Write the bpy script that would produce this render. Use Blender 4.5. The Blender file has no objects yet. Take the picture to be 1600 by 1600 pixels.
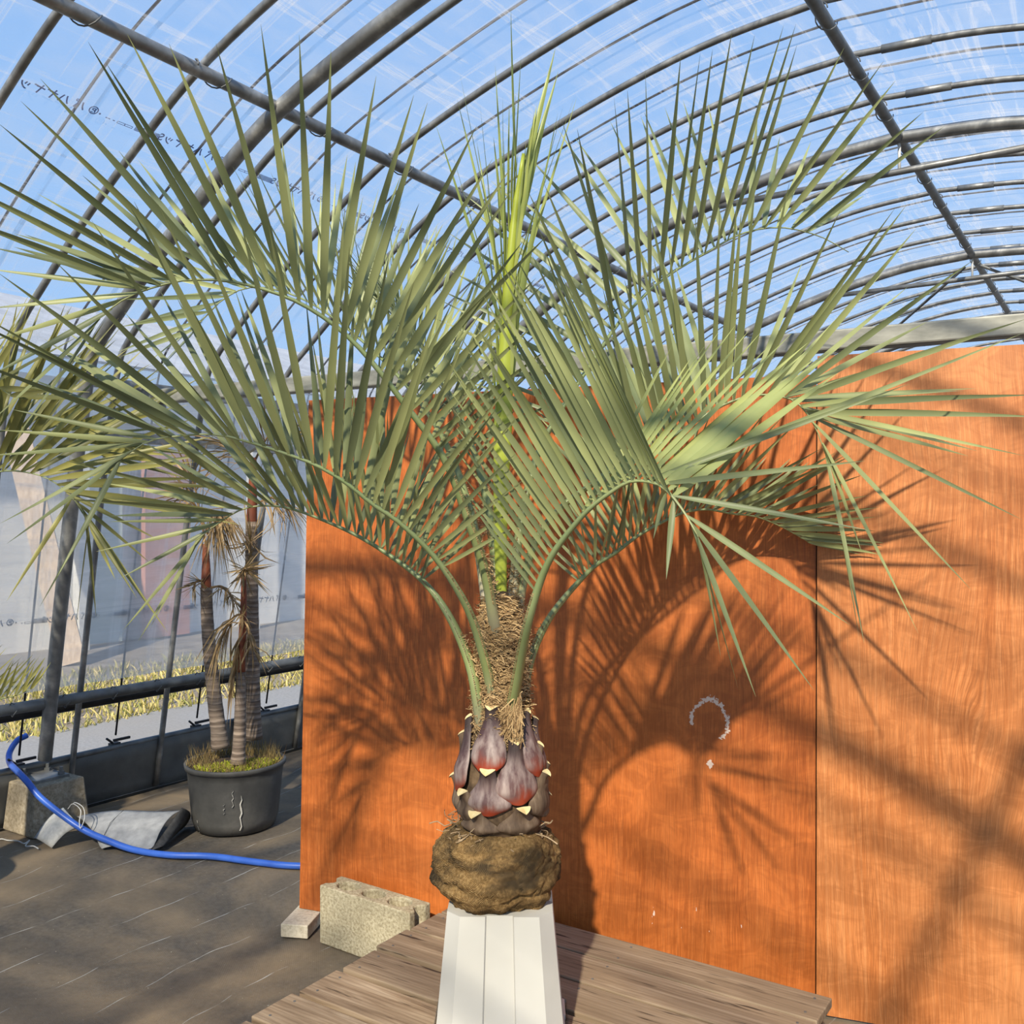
import bpy, math, random
from mathutils import Vector, Matrix, noise as mnoise
random.seed(7)
R = math.radians
scene = bpy.context.scene
col = scene.collection

# ------------------------------------------------------------------ camera
F = 1477.0            # focal length in pixels of a 1600 px frame
CH = 1.39             # camera height
HY = 812.0            # pixel row of the horizon
cam_d = bpy.data.cameras.new('camera'); cam = bpy.data.objects.new('camera', cam_d); col.objects.link(cam)
cam.location = (0, 0, CH); cam.rotation_euler = (R(90), 0, 0)
cam_d.sensor_width = 36; cam_d.lens = 36 * F / 1600; cam_d.shift_y = (HY - 800) / 1600
cam_d.clip_end = 300; cam_d.clip_start = .02
scene.camera = cam

# ------------------------------------------------------------------ sky, sun, exposure
w = bpy.data.worlds.new('sky'); scene.world = w; w.use_nodes = True
nt = w.node_tree; nt.nodes.clear()
tcw = nt.nodes.new('ShaderNodeTexCoord'); sxyz = nt.nodes.new('ShaderNodeSeparateXYZ'); nt.links.new(tcw.outputs['Generated'], sxyz.inputs[0])
rmp = nt.nodes.new('ShaderNodeValToRGB'); nt.links.new(sxyz.outputs[2], rmp.inputs[0])
cr = rmp.color_ramp; cr.elements.new(.5); cr.elements.new(.25)
for e, (p_, c_) in zip(cr.elements, ((0, (.48, .67, .90)), (.2, (.36, .57, .885)), (.55, (.27, .475, .84)), (1, (.20, .40, .82)))): e.position = p_; e.color = (*c_, 1)
bg = nt.nodes.new('ShaderNodeBackground'); bg.inputs['Strength'].default_value = 1.14
wo = nt.nodes.new('ShaderNodeOutputWorld')
nt.links.new(rmp.outputs[0], bg.inputs['Color']); nt.links.new(bg.outputs[0], wo.inputs['Surface'])
sun_d = bpy.data.lights.new('sun', 'SUN'); sun_d.energy = 7.4; sun_d.angle = R(1.3); sun_d.color = (1, .885, .71)
sun = bpy.data.objects.new('sun', sun_d); col.objects.link(sun)
sun.rotation_euler = Vector((.171, .69, -.547)).to_track_quat('-Z', 'Y').to_euler()
sun.location = (-2, -8, 8)
vs = scene.view_settings
vs.view_transform = 'Standard'; vs.look = 'None'; vs.gamma = 1; vs.use_curve_mapping = False; vs.exposure = 0.0

# ------------------------------------------------------------------ helpers
TH = R(33.5); SU, CU = math.sin(TH), math.cos(TH)
def G(u, v, z):
    """greenhouse coordinates (u along the ridge, v to the right) to world"""
    return Vector((SU * u + CU * v, CU * u - SU * v, z))
def at(px, py, d):
    """world point seen at a pixel of the photograph, d metres in front of the camera"""
    return Vector(((px - 800) / F * d, d, CH + (HY - py) / F * d))
def floor_at(px, py, z=0):
    d = F * (CH - z) / (py - HY)
    return Vector(((px - 800) / F * d, d, z))

class MB:
    def __init__(s): s.v = []; s.f = []; s.var = []
    def add(s, vs, fs, var=0.5):
        o = len(s.v); s.v += [Vector(p) for p in vs]; s.f += [tuple(i + o for i in f) for f in fs]; s.var += [var] * len(vs)
    def box(s, c, size, rz=0, var=.5, taper=1.0):
        hx, hy, hz = size[0] / 2, size[1] / 2, size[2] / 2
        m = Matrix.Rotation(rz, 3, 'Z'); c = Vector(c); vs = []
        for k, z in enumerate((-hz, hz)):
            t = taper if k else 1
            for x, y in ((-hx, -hy), (hx, -hy), (hx, hy), (-hx, hy)): vs.append(c + m @ Vector((x * t, y * t, z)))
        s.add(vs, [(0, 3, 2, 1), (4, 5, 6, 7), (0, 1, 5, 4), (1, 2, 6, 5), (2, 3, 7, 6), (3, 0, 4, 7)], var)
    def tube(s, pts, rad, n=8, flat=1.0, up=(0, 0, 1), cap=True, var=.5):
        pts = [Vector(p) for p in pts]; m = len(pts)
        if not hasattr(rad, '__len__'): rad = [rad] * m
        vs = []; fs = []; prev = None
        for i, p in enumerate(pts):
            t = (pts[min(i + 1, m - 1)] - pts[max(i - 1, 0)]).normalized()
            if prev is None:
                a = Vector(up); a = a - t * a.dot(t)
                if a.length < 1e-3: a = Vector((1, 0, 0)) - t * t.x
            else: a = prev - t * prev.dot(t)
            a.normalize(); prev = a; b = t.cross(a)
            for k in range(n):
                q = 2 * math.pi * k / n
                vs.append(p + (a * math.cos(q) * flat + b * math.sin(q)) * rad[i])
        for i in range(m - 1):
            for k in range(n):
                k2 = (k + 1) % n; fs.append((i * n + k, i * n + k2, (i + 1) * n + k2, (i + 1) * n + k))
        if cap: fs += [tuple(range(n))[::-1], tuple(range((m - 1) * n, m * n))]
        s.add(vs, fs, var)
    def lathe(s, prof, c=(0, 0, 0), n=32, wob=0):
        c = Vector(c); vs = []; fs = []
        for (r, z) in prof:
            for k in range(n):
                q = 2 * math.pi * k / n
                rr = r * (1 + wob * mnoise.noise(Vector((math.cos(q) * 2, math.sin(q) * 2, z * 9))))
                vs.append(c + Vector((rr * math.cos(q), rr * math.sin(q), z)))
        for i in range(len(prof) - 1):
            for k in range(n):
                k2 = (k + 1) % n; fs.append((i * n + k, i * n + k2, (i + 1) * n + k2, (i + 1) * n + k))
        s.add(vs, fs)
    def grid(s, rows, var=.5, closed=False):
        n = len(rows[0]); vs = [p for r in rows for p in r]; fs = []
        for i in range(len(rows) - 1):
            for k in range(n - (0 if closed else 1)):
                k2 = (k + 1) % n
                fs.append((i * n + k, i * n + k2, (i + 1) * n + k2, (i + 1) * n + k))
        s.add(vs, fs, var)
    def mesh(s, name, mat, smooth=False, org=None):
        me = bpy.data.meshes.new(name)
        o = org or Vector((0, 0, 0))
        me.from_pydata([p - o for p in s.v], [], s.f)
        a = me.attributes.new('var', 'FLOAT', 'POINT'); a.data.foreach_set('value', s.var)
        if smooth: me.polygons.foreach_set('use_smooth', [True] * len(me.polygons))
        me.materials.append(mat); me.update()
        return me
    def build(s, name, mat, parent=None, smooth=False, org=None):
        """links the shapes as ONE mesh; world coordinates; children are placed relative to their root's origin"""
        if parent is not None: org = Vector(parent.get('_org', (0, 0, 0)))
        me = s.mesh(name, mat, smooth, org)
        ob = bpy.data.objects.new(name, me); col.objects.link(ob)
        if parent is not None:
            ob.parent = parent; ob['_org'] = list(org)
        elif org is not None:
            ob.location = org; ob['_org'] = list(org)
        return ob

def empty(name, loc):
    o = bpy.data.objects.new(name, None); col.objects.link(o); o.location = loc; o['_org'] = list(loc); o.empty_display_size = .1
    return o
def gframe(name):
    """an Empty whose local axes are (v, u, z) of the greenhouse"""
    o = bpy.data.objects.new(name, None); col.objects.link(o); o.rotation_euler = (0, 0, -TH); return o
def tag(o, label=None, cat=None, group=None, kind=None):
    if label: o['label'] = label
    if cat: o['category'] = cat
    if group: o['group'] = group
    if kind: o['kind'] = kind
    return o
def solid(ob, th, off=0):
    m = ob.modifiers.new('thickness', 'SOLIDIFY'); m.thickness = th; m.offset = off; return ob
def bevel(ob, wd, seg=2):
    m = ob.modifiers.new('edges', 'BEVEL'); m.width = wd; m.segments = seg; m.limit_method = 'ANGLE'; return ob
def catmull(p, n):
    p = [Vector(q) for q in p]; out = []
    P = [p[0] * 2 - p[1]] + p + [p[-1] * 2 - p[-2]]
    for i in range(1, len(P) - 2):
        for k in range(n):
            t = k / n; a, b, c, d = P[i - 1], P[i], P[i + 1], P[i + 2]
            out.append(.5 * ((2 * b) + (c - a) * t + (2 * a - 5 * b + 4 * c - d) * t * t + (3 * b - a - 3 * c + d) * t ** 3))
    out.append(p[-1]); return out
def resample(pts, n):
    L = [0]
    for a, b in zip(pts, pts[1:]): L.append(L[-1] + (b - a).length)
    out = []; j = 0
    for i in range(n):
        s = L[-1] * i / (n - 1)
        while j < len(L) - 2 and L[j + 1] < s: j += 1
        t = (s - L[j]) / max(1e-9, L[j + 1] - L[j]); out.append(pts[j].lerp(pts[j + 1], min(1, t)))
    return out, L[-1]
def lerp(a, b, t): return a + (b - a) * t
def interp(tab, x):
    for (x0, y0), (x1, y1) in zip(tab, tab[1:]):
        if x <= x1: return lerp(y0, y1, max(0, (x - x0) / (x1 - x0)))
    return tab[-1][1]

# ------------------------------------------------------------------ materials
class Mat:
    def __init__(s, name, rough=.6, spec=.4, metal=0):
        s.m = bpy.data.materials.new(name); s.m.use_nodes = True; s.t = s.m.node_tree; s.n = s.t.nodes; s.l = s.t.links
        s.b = s.n['Principled BSDF']; s.out = s.n['Material Output']
        s.b.inputs['Roughness'].default_value = rough; s.b.inputs['Specular IOR Level'].default_value = spec; s.b.inputs['Metallic'].default_value = metal
        s.tc = s.n.new('ShaderNodeTexCoord')
    def map(s, scale=(1, 1, 1), rot=(0, 0, 0), src='Object', loc=(0, 0, 0)):
        m = s.n.new('ShaderNodeMapping'); m.inputs['Scale'].default_value = scale; m.inputs['Rotation'].default_value = rot; m.inputs['Location'].default_value = loc
        s.l.new(s.tc.outputs[src], m.inputs['Vector']); return m.outputs[0]
    def noise(s, vec, scale=5, detail=4, rough=.55, dist=0):
        n = s.n.new('ShaderNodeTexNoise'); n.inputs['Scale'].default_value = scale; n.inputs['Detail'].default_value = detail
        n.inputs['Roughness'].default_value = rough; n.inputs['Distortion'].default_value = dist; s.l.new(vec, n.inputs['Vector']); return n.outputs['Fac']
    def wave(s, vec, scale=5, dist=2, dscale=1, d='X', prof='SIN'):
        n = s.n.new('ShaderNodeTexWave'); n.inputs['Scale'].default_value = scale; n.inputs['Distortion'].default_value = dist; n.inputs['Detail Scale'].default_value = dscale
        n.bands_direction = d; n.wave_profile = prof; n.inputs['Detail'].default_value = 2; s.l.new(vec, n.inputs['Vector']); return n.outputs['Fac']
    def ramp(s, fac, stops, const=False):
        r = s.n.new('ShaderNodeValToRGB'); e = r.color_ramp.elements
        if const: r.color_ramp.interpolation = 'CONSTANT'
        while len(e) < len(stops): e.new(.5)
        for i, (p, c) in enumerate(stops): e[i].position = p; e[i].color = (*c, 1) if hasattr(c, '__len__') else (c, c, c, 1)
        s.l.new(fac, r.inputs[0]); return r.outputs[0]
    def mix(s, fac, a, b, mode='MIX'):
        m = s.n.new('ShaderNodeMix'); m.data_type = 'RGBA'; m.blend_type = mode
        for inp, v in ((m.inputs[0], fac), (m.inputs[6], a), (m.inputs[7], b)):
            if hasattr(v, 'is_linked'): s.l.new(v, inp)
            elif hasattr(v, '__len__'): inp.default_value = (*v, 1)
            else: inp.default_value = v
        return m.outputs[2]
    def math(s, op, a, b=0.0, c=None):
        m = s.n.new('ShaderNodeMath'); m.operation = op
        for i, v in enumerate((a, b) if c is None else (a, b, c)):
            if hasattr(v, 'is_linked'): s.l.new(v, m.inputs[i])
            else: m.inputs[i].default_value = v
        return m.outputs[0]
    def sep(s, vec):
        n = s.n.new('ShaderNodeSeparateXYZ'); s.l.new(vec, n.inputs[0]); return n.outputs
    def attr(s, name='var'):
        n = s.n.new('ShaderNodeAttribute'); n.attribute_name = name; return n.outputs['Fac']
    def rnd(s): return s.n.new('ShaderNodeObjectInfo').outputs['Random']
    def color(s, v):
        if hasattr(v, 'is_linked'): s.l.new(v, s.b.inputs['Base Color'])
        else: s.b.inputs['Base Color'].default_value = (*v, 1)
        return s
    def bump(s, h, strength=.4, dist=.002):
        n = s.n.new('ShaderNodeBump'); n.inputs['Strength'].default_value = strength; n.inputs['Distance'].default_value = dist
        s.l.new(h, n.inputs['Height']); s.l.new(n.outputs[0], s.b.inputs['Normal']); return s
    def rough(s, v): s.l.new(v, s.b.inputs['Roughness']); return s

def noisy(name, a, b, scale=8, rough=.7, detail=5, bump=0, bdist=.002, spec=.3, stretch=(1, 1, 1), metal=0, lo=.3, hi=.7):
    M = Mat(name, rough, spec, metal); n = M.noise(M.map(stretch), scale, detail); M.color(M.ramp(n, [(lo, a), (hi, b)]))
    if bump: M.bump(n, bump, bdist)
    return M.m

def mk_leaf(name, c0, c1, transl=.25, rough=.42, tipc=None, spec=.5):
    M = Mat(name, rough, spec); v = M.attr(); n = M.noise(M.map((1, 1, 1)), 9, 3)
    f = M.math('ADD', M.math('MULTIPLY', v, .75), M.math('MULTIPLY', n, .3))
    c = M.ramp(f, [(.1, c0), (.9, c1)])
    M.color(c)
    tr = M.n.new('ShaderNodeBsdfTranslucent'); M.l.new(M.mix(.4, c, (.42, .45, .10)), tr.inputs['Color'])
    mx = M.n.new('ShaderNodeMixShader'); mx.inputs[0].default_value = transl
    M.l.new(M.b.outputs[0], mx.inputs[1]); M.l.new(tr.outputs[0], mx.inputs[2]); M.l.new(mx.outputs[0], M.out.inputs['Surface'])
    return M.m

def mk_film(name, haze, haze_hi, tint, streak=(1, .15, 1), nscale=6, gloss=.06, crease_glint=.3):
    """clear agricultural film: mostly see-through, a little milky, a little shiny"""
    M = Mat(name)
    a = M.noise(M.map(streak), nscale, 6, .6, .6); b = M.noise(M.map((1, 1, 1)), .8, 2)
    a2 = M.noise(M.map((streak[1] * 1.2, streak[0] * 9, streak[1] * 1.2)), 1.0, 3, .6, .3)          # pale glints of creases along the hoops, painted as milkiness
    a3 = M.noise(M.map((streak[0] * 7, streak[1] * 1.5, streak[0] * 7)), 1.0, 4, .65, .8)           # painted pale glints of creases running across them
    cz = M.math('ADD', M.ramp(a2, [(.54, 0.0), (.60, .45), (.66, .05), (.72, .5), (.78, 0.0)]), M.ramp(a3, [(.56, 0.0), (.62, .5), (.68, 0.0), (.74, .5)]))
    fac = M.ramp(M.math('ADD', M.math('MULTIPLY', a, .8), M.math('MULTIPLY', b, .25)), [(.40, haze), (.80, haze_hi)])  # real milkiness of the film, with whitish streak reflections painted into it
    fac = M.math('MINIMUM', M.math('ADD', fac, M.math('MULTIPLY', cz, crease_glint)), .9)
    tr = M.n.new('ShaderNodeBsdfTransparent'); tr.inputs[0].default_value = (*tint, 1)
    df = M.n.new('ShaderNodeBsdfDiffuse'); df.inputs[0].default_value = (.90, .88, .85, 1)
    tl = M.n.new('ShaderNodeBsdfTranslucent'); tl.inputs[0].default_value = (.90, .88, .85, 1)
    m0 = M.n.new('ShaderNodeMixShader'); m0.inputs[0].default_value = .55; M.l.new(df.outputs[0], m0.inputs[1]); M.l.new(tl.outputs[0], m0.inputs[2])
    m1 = M.n.new('ShaderNodeMixShader'); M.l.new(fac, m1.inputs[0]); M.l.new(tr.outputs[0], m1.inputs[1]); M.l.new(m0.outputs[0], m1.inputs[2])
    gl = M.n.new('ShaderNodeBsdfGlossy'); gl.inputs['Roughness'].default_value = .18; gl.inputs[0].default_value = (.9, .92, .95, 1)
    bp = M.n.new('ShaderNodeBump'); bp.inputs['Strength'].default_value = .25; bp.inputs['Distance'].default_value = .02; M.l.new(a, bp.inputs['Height']); M.l.new(bp.outputs[0], gl.inputs['Normal'])
    m2 = M.n.new('ShaderNodeMixShader'); m2.inputs[0].default_value = gloss; M.l.new(m1.outputs[0], m2.inputs[1]); M.l.new(gl.outputs[0], m2.inputs[2])
    M.l.new(m2.outputs[0], M.out.inputs['Surface']); return M.m

# galvanised steel
M = Mat('galvanised_steel', .45, .5, .55); n = M.noise(M.map((1, 1, 1)), 14, 5)
M.color(M.ramp(n, [(.3, (.16, .16, .155)), (.55, (.26, .26, .25)), (.78, (.50, .49, .46))])); STEEL = M.m
M = Mat('dark_steel', .5, .5, .3); n = M.noise(M.map((1, 1, 1)), 12, 4); M.color(M.ramp(n, [(.3, (.09, .095, .095)), (.7, (.19, .195, .19))])); DSTEEL = M.m
M = Mat('beam_steel', .5, .4, .35); n = M.noise(M.map((3, 3, 8)), 4, 6); M.color(M.ramp(n, [(.3, (.20, .20, .17)), (.7, (.40, .39, .33))])); BEAM = M.m
WHITEP = noisy('white_paint', (.55, .55, .53), (.75, .75, .72), 10, .5)
BLACK = noisy('black_plastic', (.012, .012, .013), (.03, .03, .032), 12, .5)
STRAP = noisy('black_strap', (.006, .007, .01), (.015, .016, .02), 12, .6)
FILM_TOP = mk_film('roof_film', .02, .34, (.93, .96, .99), (1.6, .55, 1), 4.0, .05, .62)
FILM_SIDE = mk_film('side_film', .42, .66, (.92, .93, .93), (1, .3, 3.5), 4, .05)
SKIRT = noisy('skirt_sheet', (.085, .086, .080), (.135, .135, .125), 7, .55, bump=.3, bdist=.01)
PRINT = noisy('blue_print', (.015, .08, .38), (.02, .10, .46), 5, .5)
PRINTD = noisy('navy_print', (.01, .03, .08), (.015, .05, .11), 5, .5)
# plywood
def mk_ply(name, a, b, c, marks=None, knots=()):
    M = Mat(name, .42, .35)
    o = M.map((1, 1, 1)); big = M.noise(M.map((2.2, 1, .9)), 1.6, 4, .55, .8)
    warp = M.noise(M.map((1.2, 1, .45)), 2.6, 3, .5, .4)
    s = M.sep(o)
    comb = M.n.new('ShaderNodeCombineXYZ')
    wx = M.math('ADD', s[0], M.math('MULTIPLY', warp, .05))
    for (kx, kz, amp, rad) in knots:
        dx = M.math('SUBTRACT', s[0], kx); dz = M.math('MULTIPLY', M.math('SUBTRACT', s[2], kz), .55)
        d2 = M.math('ADD', M.math('MULTIPLY', dx, dx), M.math('MULTIPLY', dz, dz))
        g = M.math('DIVIDE', M.math('MULTIPLY', dx, amp * rad * rad), M.math('ADD', d2, rad * rad))
        wx = M.math('SUBTRACT', wx, g)
    M.l.new(M.math('MULTIPLY', wx, 110), comb.inputs[0]); M.l.new(M.math('MULTIPLY', s[2], 2.2), comb.inputs[2])
    grain = M.noise(comb.outputs[0], 1, 5, .62)
    comb2 = M.n.new('ShaderNodeCombineXYZ'); M.l.new(M.math('MULTIPLY', wx, 420), comb2.inputs[0]); M.l.new(M.math('MULTIPLY', s[2], 13), comb2.inputs[2])
    fine = M.noise(comb2.outputs[0], 1, 3, .6)
    base = M.ramp(grain, [(.28, a), (.5, b), (.74, c)])
    base = M.mix(M.ramp(fine, [(.40, .55), (.56, 0.0)]), base, tuple(x * .52 for x in a))
    base = M.mix(M.ramp(big, [(.35, 0.0), (.7, .45)]), base, c)
    blot = M.noise(M.map((9, 1, 16)), 1, 5, .6, 1.5); base = M.mix(M.ramp(blot, [(.42, .34), (.58, 0.0)]), base, tuple(x * .7 for x in a))
    if marks:
        # worn chalky scuffs: an open ring with a drip and a few flecks low down
        cx, cz, r = marks
        dx = M.math('SUBTRACT', s[0], cx); dz = M.math('MULTIPLY', M.math('SUBTRACT', s[2], cz), .84)
        d = M.math('SQRT', M.math('ADD', M.math('MULTIPLY', dx, dx), M.math('MULTIPLY', dz, dz)))
        n = M.noise(M.map((1, 1, 1)), 26, 4, .6); n2 = M.noise(M.map((1, 1, 1)), 120, 3, .7)
        ring = M.math('LESS_THAN', M.math('ABSOLUTE', M.math('SUBTRACT', M.math('ADD', d, M.math('MULTIPLY', M.math('SUBTRACT', n, .5), .028)), r)), M.math('MULTIPLY', M.math('SUBTRACT', n2, .34), .028))
        up = M.math('GREATER_THAN', M.math('ADD', dz, M.math('MULTIPLY', dx, .35)), -.030)
        ring = M.math('MULTIPLY', ring, up)
        d3 = M.math('ADD', M.math('ABSOLUTE', M.math('SUBTRACT', dx, .002)), M.math('MULTIPLY', M.math('ABSOLUTE', M.math('ADD', dz, .105)), .8))
        drip = M.math('LESS_THAN', M.math('ADD', d3, M.math('MULTIPLY', n2, .02)), .020)
        n3 = M.noise(M.map((70, 1, 22)), 1, 2, .5)
        low = M.math('MULTIPLY', M.math('GREATER_THAN', n3, .69), M.math('MULTIPLY', M.math('LESS_THAN', M.math('ABSOLUTE', M.math('SUBTRACT', s[0], cx - .04)), .17), M.math('LESS_THAN', M.math('ABSOLUTE', M.math('SUBTRACT', s[2], .155)), .04)))
        f = M.math('MINIMUM', M.math('ADD', M.math('ADD', ring, drip), low), .8)
        base = M.mix(f, base, (.85, .72, .60))
    M.color(base); M.bump(fine, .12, .001); M.rough(M.ramp(grain, [(.3, .36), (.7, .5)]))
    return M.m
PLY1 = mk_ply('orange_plywood', (.36, .085, .016), (.52, .138, .027), (.63, .195, .046), (1.402, .745, .054), ((.5, .5, .3, .2),))
PLY2 = mk_ply('weathered_plywood', (.42, .122, .028), (.57, .195, .054), (.72, .30, .105), None, ((.42, .85, .75, .09), (.75, .25, .7, .10), (.2, 1.45, .5, .15)))
PLYEDGE = noisy('plywood_edge', (.045, .025, .014), (.10, .055, .03), 60, .8, stretch=(1, 1, 12))
# weed-control cloth floor, in greenhouse axes (local x = v, y = u)
def mk_cloth(name, dark, mid, sand, sand_hi, lines=True, lspace=.245, lcol=(.5, .5, .46)):
    M = Mat(name, .8, .2); big = M.noise(M.map((1, 1, 1)), 1.1, 6, .6, .6); fine = M.noise(M.map((1, 1, 1)), 55, 4, .7)
    c = M.ramp(fine, [(.3, dark), (.7, mid)])
    c = M.mix(M.ramp(big, [(.38, 0.0), (.68, sand_hi)]), c, sand)
    s = M.sep(M.map((1, 1, 1)))
    if lines:
        wob = M.noise(M.map((1, 1, 1)), 1.7, 2)
        x = M.math('ADD', s[0], M.math('MULTIPLY', wob, .24))
        fr = M.math('ABSOLUTE', M.math('SUBTRACT', M.math('FRACT', M.math('DIVIDE', x, lspace)), .5))
        ln = M.math('LESS_THAN', fr, .0065)
        fade = M.ramp(M.noise(M.map((1, 1, 1)), 7, 3), [(.42, 0.0), (.6, .8)])
        c = M.mix(M.math('MULTIPLY', ln, fade), c, lcol)
        spk = M.noise(M.map((1, 1, 1)), 90, 2, .5); c = M.mix(M.ramp(spk, [(.74, 0.0), (.78, .8)]), c, (.42, .37, .28))
    wv = M.math('MULTIPLY', M.math('SINE', M.math('MULTIPLY', s[0], 1500)), M.math('SINE', M.math('MULTIPLY', s[1], 1500)))
    M.color(c); M.bump(M.math('ADD', M.math('MULTIPLY', wv, .2), M.math('ADD', M.math('MULTIPLY', big, 4), fine)), .35, .006); return M.m
CLOTH = mk_cloth('weed_cloth', (.048, .046, .043), (.098, .091, .081), (.27, .20, .122), .92)
CLOTH_OUT = mk_cloth('outdoor_weed_sheet', (.21, .215, .22), (.32, .325, .33), (.28, .26, .23), .5, False)
DIRT = noisy('outdoor_dirt', (.16, .135, .105), (.30, .265, .22), 3, .9, 6, bump=.3, bdist=.02)
CLOTH_GREY = noisy('faded_cloth', (.22, .225, .23), (.34, .345, .345), 30, .75, bump=.25)
CLOTH_WHITE = noisy('white_mesh_cloth', (.38, .385, .375), (.54, .54, .52), 60, .75, bump=.25)
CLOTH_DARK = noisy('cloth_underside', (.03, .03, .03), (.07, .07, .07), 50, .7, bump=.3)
GRASS = mk_leaf('dry_grass', (.20, .22, .035), (.62, .50, .20), .2, .6)
# concrete
def mk_conc(name, a, b, c, sc=160):
    M = Mat(name, .9, .15); f = M.noise(M.map((1, 1, 1)), sc, 4, .7); g = M.noise(M.map((1, 1, 1)), 7, 5)
    k = M.ramp(f, [(.34, a), (.52, b), (.7, c)]); k = M.mix(M.ramp(g, [(.35, .45), (.65, 0.0)]), k, tuple(x * .62 for x in a)); M.color(k); M.bump(f, .7, .004); return M.m
BLOCK = mk_conc('concrete_block_material', (.29, .24, .145), (.53, .46, .305), (.70, .63, .45), 110)
FOOT = mk_conc('stained_concrete', (.22, .18, .12), (.37, .31, .22), (.48, .42, .33), 60)
STONE = mk_conc('pale_stone', (.56, .48, .34), (.76, .67, .50), (.84, .76, .60), 90)
# pallet wood
def mk_wood(name, a, b, c):
    M = Mat(name, .7, .25); r = M.rnd()
    sc = M.n.new('ShaderNodeVectorMath'); sc.operation = 'ADD'; M.l.new(M.map((1, 1, 1)), sc.inputs[0])
    cb = M.n.new('ShaderNodeCombineXYZ'); M.l.new(M.math('MULTIPLY', r, 17), cb.inputs[0]); M.l.new(M.math('MULTIPLY', r, 9), cb.inputs[1]); M.l.new(cb.outputs[0], sc.inputs[1])
    mp = M.n.new('ShaderNodeMapping'); mp.inputs['Scale'].default_value = (2.2, 34, 30); M.l.new(sc.outputs[0], mp.inputs[0])
    g = M.noise(mp.outputs[0], 1, 6, .65, .7)
    mp2 = M.n.new('ShaderNodeMapping'); mp2.inputs['Scale'].default_value = (1.2, 9, 9); M.l.new(sc.outputs[0], mp2.inputs[0])
    wv = M.wave(mp2.outputs[0], 2.6, 6, .7, 'Y')
    k = M.ramp(g, [(.3, a), (.5, b), (.72, c)]); k = M.mix(M.ramp(wv, [(.0, .35), (.5, 0.0)]), k, a)
    k = M.mix(M.math('MULTIPLY', r, .45), k, (.20, .155, .105))
    ck = M.n.new('ShaderNodeMapping'); ck.inputs['Scale'].default_value = (5, 60, 60); M.l.new(sc.outputs[0], ck.inputs[0])
    cr = M.noise(ck.outputs[0], 1, 3, .5); k = M.mix(M.ramp(cr, [(.31, .9), (.37, 0.0)]), k, (.03, .02, .015))
    M.color(k); M.bump(g, .35, .003); return M.m
WOOD = mk_wood('weathered_wood', (.150, .098, .058), (.32, .228, .142), (.50, .385, .26))
PLASTIC = noisy('white_plastic', (.50, .485, .43), (.58, .565, .51), 3, .38, bump=.1, bdist=.002, spec=.4)
# burlap
M = Mat('burlap', .95, .1); o = M.map((1, 1, 1)); s = M.sep(o)
big = M.noise(M.map((1, 1, 1.6)), 7, 5, .6, .5); fine = M.noise(M.map((1, 1, 1)), 150, 3, .7)
wv = M.math('MULTIPLY', M.math('SINE', M.math('MULTIPLY', M.math('ADD', s[0], s[1]), 1500)), M.math('SINE', M.math('MULTIPLY', s[2], 1500)))
c = M.ramp(M.math('ADD', M.math('MULTIPLY', fine, .6), M.math('MULTIPLY', big, .4)), [(.32, (.085, .048, .017)), (.5, (.245, .145, .055)), (.68, (.46, .30, .125))])
c = M.mix(M.ramp(big, [(.38, .9), (.56, 0.0)]), c, (.040, .030, .019)); c = M.mix(M.ramp(wv, [(.45, 0.0), (.9, .30)]), c, (.50, .37, .19))
M.color(c); M.bump(M.math('ADD', wv, M.math('ADD', M.math('MULTIPLY', fine, .7), M.math('MULTIPLY', big, 5))), .6, .004); BURLAP = M.m
ROOT = noisy('dry_root', (.22, .14, .075), (.50, .37, .22), 30, .9)
FIBRE_MAT = mk_leaf('palm_fibre', (.18, .10, .045), (.68, .47, .23), .1, .8, spec=.2)
# leaf base: purple brown with red foot and a pale bloom
M = Mat('leaf_base_skin', .5, .4); n = M.noise(M.map((14, 14, 2.5)), 3, 5, .6); g = M.attr(); n2 = M.noise(M.map((1, 1, 1)), 16, 4)
c = M.ramp(M.math('ADD', g, M.math('MULTIPLY', M.math('SUBTRACT', n2, .5), .6)), [(.02, (.33, .045, .016)), (.12, (.24, .055, .032)), (.26, (.125, .062, .055)), (.6, (.085, .045, .045)), (.9, (.040, .026, .024))])
c = M.mix(M.ramp(M.math('MULTIPLY', M.ramp(n, [(.40, 0.0), (.62, .85)]), M.ramp(g, [(.08, 0.0), (.22, 1.0), (.55, .7), (.85, .12)])), [(0, 0.0), (1, 1.0)]), c, (.42, .33, .285)); M.color(c); M.bump(n, .25, .003); BOOT = M.m
M = Mat('old_leaf_base', .75, .25); n = M.noise(M.map((14, 14, 2.5)), 3, 5, .6); M.color(M.ramp(n, [(.3, (.06, .038, .026)), (.55, (.17, .115, .072)), (.75, (.33, .25, .17))])); M.bump(n, .4, .004); BOOT_OLD = M.m
CUT = noisy('cut_face', (.62, .46, .20), (.80, .66, .36), 40, .7)
M = Mat('petiole_skin', .42, .45); g = M.attr(); n = M.noise(M.map((1, 1, 1)), 12, 4)
M.color(M.mix(M.ramp(n, [(.4, 0.0), (.8, .35)]), M.ramp(g, [(.0, (.38, .27, .26)), (.07, (.38, .33, .22)), (.15, (.23, .27, .095)), (.6, (.19, .245, .10)), (1, (.34, .36, .15))]), (.30, .33, .20))); PETIOLE = M.m
SPEAR = mk_leaf('new_spear', (.34, .42, .035), (.48, .54, .07), .2, .4)
LEAF = mk_leaf('leaflet_green', (.115, .140, .070), (.335, .352, .142), .12, spec=.32)
LEAF_L = mk_leaf('leaflet_light', (.155, .190, .095), (.375, .405, .165), .14, spec=.32)
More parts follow.
